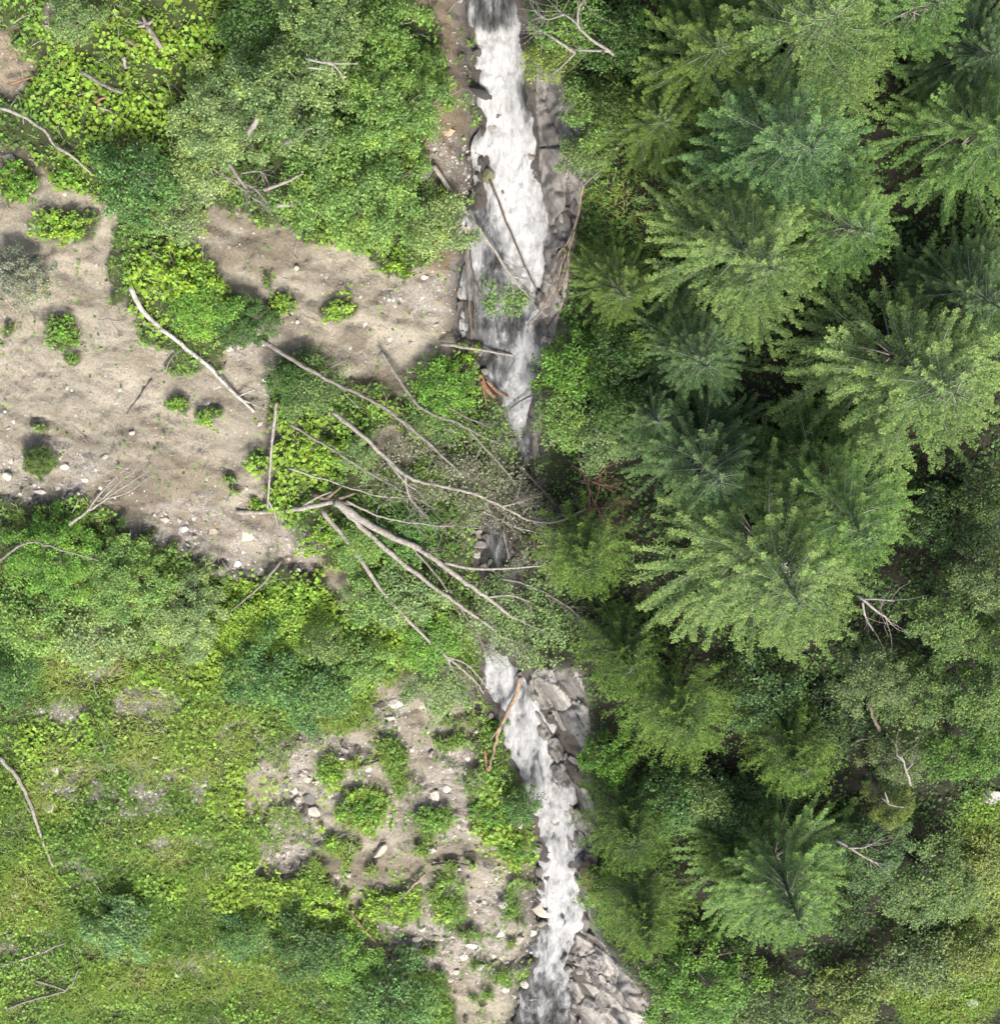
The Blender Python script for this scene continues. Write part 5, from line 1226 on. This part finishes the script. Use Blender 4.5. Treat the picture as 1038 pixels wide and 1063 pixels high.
wood_piece('branch_heap', [(215,172,1.2),(245,188,1.4),(265,196,1.4),(282,216,1.0)], 4, 2.5, 'heap of grey dead branches at the lower rim of the upper bushes', 'branch pile', M_DEAD, GRW, [([(237,168,1.5),(248,185,1.5),(256,195,1.4)],5,3),([(250,180,1.5),(270,178,1.6),(280,190,1.4)],2.5,1),([(228,178,1.3),(250,195,1.4),(262,200,1.3)],3,1.5),([(262,205,1.2),(275,212,1.1)],3,2)], seed=43, twigs=24)
wood_piece('dead_branch', [(274,197,1.6),(292,191,1.8),(304,186,1.8),(315,180,1.7)], 5.5, 3, 'pale dead branch pointing right beside the branch heap', 'branch', M_DEAD, WHT, seed=44)
wood_piece('pale_log', [(288,213,1.4),(302,213,1.5),(315,210,1.6)], 7, 5, 'pale trunk piece below the branch heap', 'trunk', M_DEAD, WHT, seed=45)
# right of the cascade
wood_piece('dead_tree', [(637,57,2.6),(610,38,3.0),(596,22,3.2),(573,4,3.0)], 5, 2, 'bare dead tree reaching over the top of the cascade', 'dead tree', M_DEAD, WHT, [([(600,28,3.1),(600,12,3.2),(605,0,3.2)],3,1),([(597,55,2.4),(575,40,2.7),(558,30,2.6)],4,1.5),([(635,53,2.6),(600,52,2.6)],4,2),([(585,15,3.2),(568,20,3.0),(556,14,2.8)],3,1),([(596,56,2.4),(582,70,2.2),(570,78,2.0)],2.5,1)], seed=46, twigs=34)
wood_piece('bank_root', [(606,190,.5),(598,232,.5),(584,272,.5),(570,318,.4)], 4, 2, 'long pale root trailing down the right bank of the cascade', 'root', M_DEAD, (.8,.7,.6), [([(600,225,.5),(590,250,.5),(580,262,.5)],3,1.5),([(590,260,.5),(588,285,.5),(578,305,.4)],3,1.5),([(596,240,.5),(584,285,.5)],3,1.5)], seed=47, twigs=14)
wood_piece('dead_branch', [(548,338,.5),(565,318,.6),(578,292,.7)], 4, 2, 'pale branch dipping into the right side of the cascade', 'branch', M_DEAD, GRW, seed=48)
wood_piece('dead_branch', [(622,178,1.2),(608,190,1.1),(594,200,1.0)], 3, 1.5, 'thin grey branch at the rim of the glade', 'branch', M_DEAD, GRW, seed=49)
# lower bank
wood_piece('red_pole', [(362,944,.2),(378,965,.3),(398,985,.3),(418,1004,.15)], 4.5, 3, 'red-brown fallen pole on the lower gravel', 'pole', M_DEAD, (.75,.55,.45), seed=50)
wood_piece('short_log', [(441,907,.35),(424,925,.4),(404,946,.35)], 5, 4, 'short brown log across the lime clump on the eroded bank', 'log', M_DEAD, (.85,.75,.62), seed=51)
wood_piece('dark_branch', [(372,796,.15),(392,790,.15),(413,781,.12)], 4.5, 3, 'dark rotten branch on the upper eroded bank', 'branch', M_DEAD, DRK, seed=52)
wood_piece('dark_branch', [(448,898,.12),(468,895,.12),(489,899,.1)], 4, 2.5, 'dark rotten branch right of the short brown log', 'branch', M_DEAD, DRK, seed=53)
# right forest
wood_piece('fallen_log', [(866,773,1.6),(888,769,1.7),(910,764,1.8)], 6, 5, 'dark trunk lying in the hollow right of the round conifer', 'trunk', M_BARK, (1,1,1), seed=54)
wood_piece('leaning_trunk', [(914,762,1.6),(908,748,2.2),(900,730,3.0)], 6, 5, 'leaning trunk under the pale leafy crown', 'trunk', M_BARK, (1,1,1), seed=55)
wood_piece('dead_snag', [(945,815,4.0),(940,800,4.8),(935,785,5.4)], 4, 2, 'bare white twig rising between the right forest crowns', 'branch', M_DEAD, WHT, [([(940,800,4.8),(948,792,5.2)],2.5,1),([(937,790,5.2),(930,783,5.4)],2,1)], seed=56, twigs=6)
wood_piece('dead_snag', [(868,872,6.0),(885,882,6.2),(900,892,6.3),(912,898,6.2)], 5, 2, 'white dead branch on the bluish leafy crown', 'branch', M_DEAD, WHT, [([(880,880,6.2),(895,880,6.4),(905,876,6.4)],3,1)], seed=57, twigs=10)
wood_piece('dead_snag', [(915,828,7.2),(925,836,7.4),(938,838,7.4)], 4, 2, 'pale branch in the small yellow-green crown', 'branch', M_DEAD, WHT, [([(922,834,7.3),(918,822,7.4)],3,1)], seed=58)
wood_piece('dead_snag', [(890,618,9.5),(905,630,9.6),(918,640,9.4),(925,648,9.2)], 5, 2, 'bleached broken branches on the right side of the largest spruce', 'branch', M_DEAD, WHT, [([(893,622,9.5),(910,622,9.7),(928,624,9.5)],3,1),([(895,625,9.5),(898,640,9.4),(906,655,9.2)],3,1)], seed=59, twigs=10)

# ------------------------------------------------------------------ dead twigs littering the ground
rng = np.random.default_rng(404)
mb = MB(); k = 0
while k < 620:
    px, py = rng.uniform(-20, 560), rng.uniform(-10, 1070)
    m = float(look(mudmap, np.array(px), np.array(py)))
    if rng.random() > .35 + .3 * m + .4 * (py > 700): continue
    p = np.array(ground(px, py, .04 + (1 - m) * rng.uniform(.1, .45)))
    if stream_l(np.array(p[1])) - .1 < p[0]: continue
    an = rng.uniform(0, 3.14); l = rng.uniform(.2, .9)
    d = np.array([math.cos(an), math.sin(an), GRAD * math.sin(an) + rng.normal(0, .1)])
    q = p + d * l * .5 + rng.normal(0, .04, 3); r_ = p + d * l + rng.normal(0, .06, 3)
    tube(mb, [p, q, r_], rng.uniform(.008, .018), .005, 4, 4, cap=False); k += 1
lit = link('twig_litter', mb.mesh('twig_litter'), M_TWIG)
tag(lit, 'thin grey dead twigs littering the mud, rubble and meadow', None, None, 'stuff')
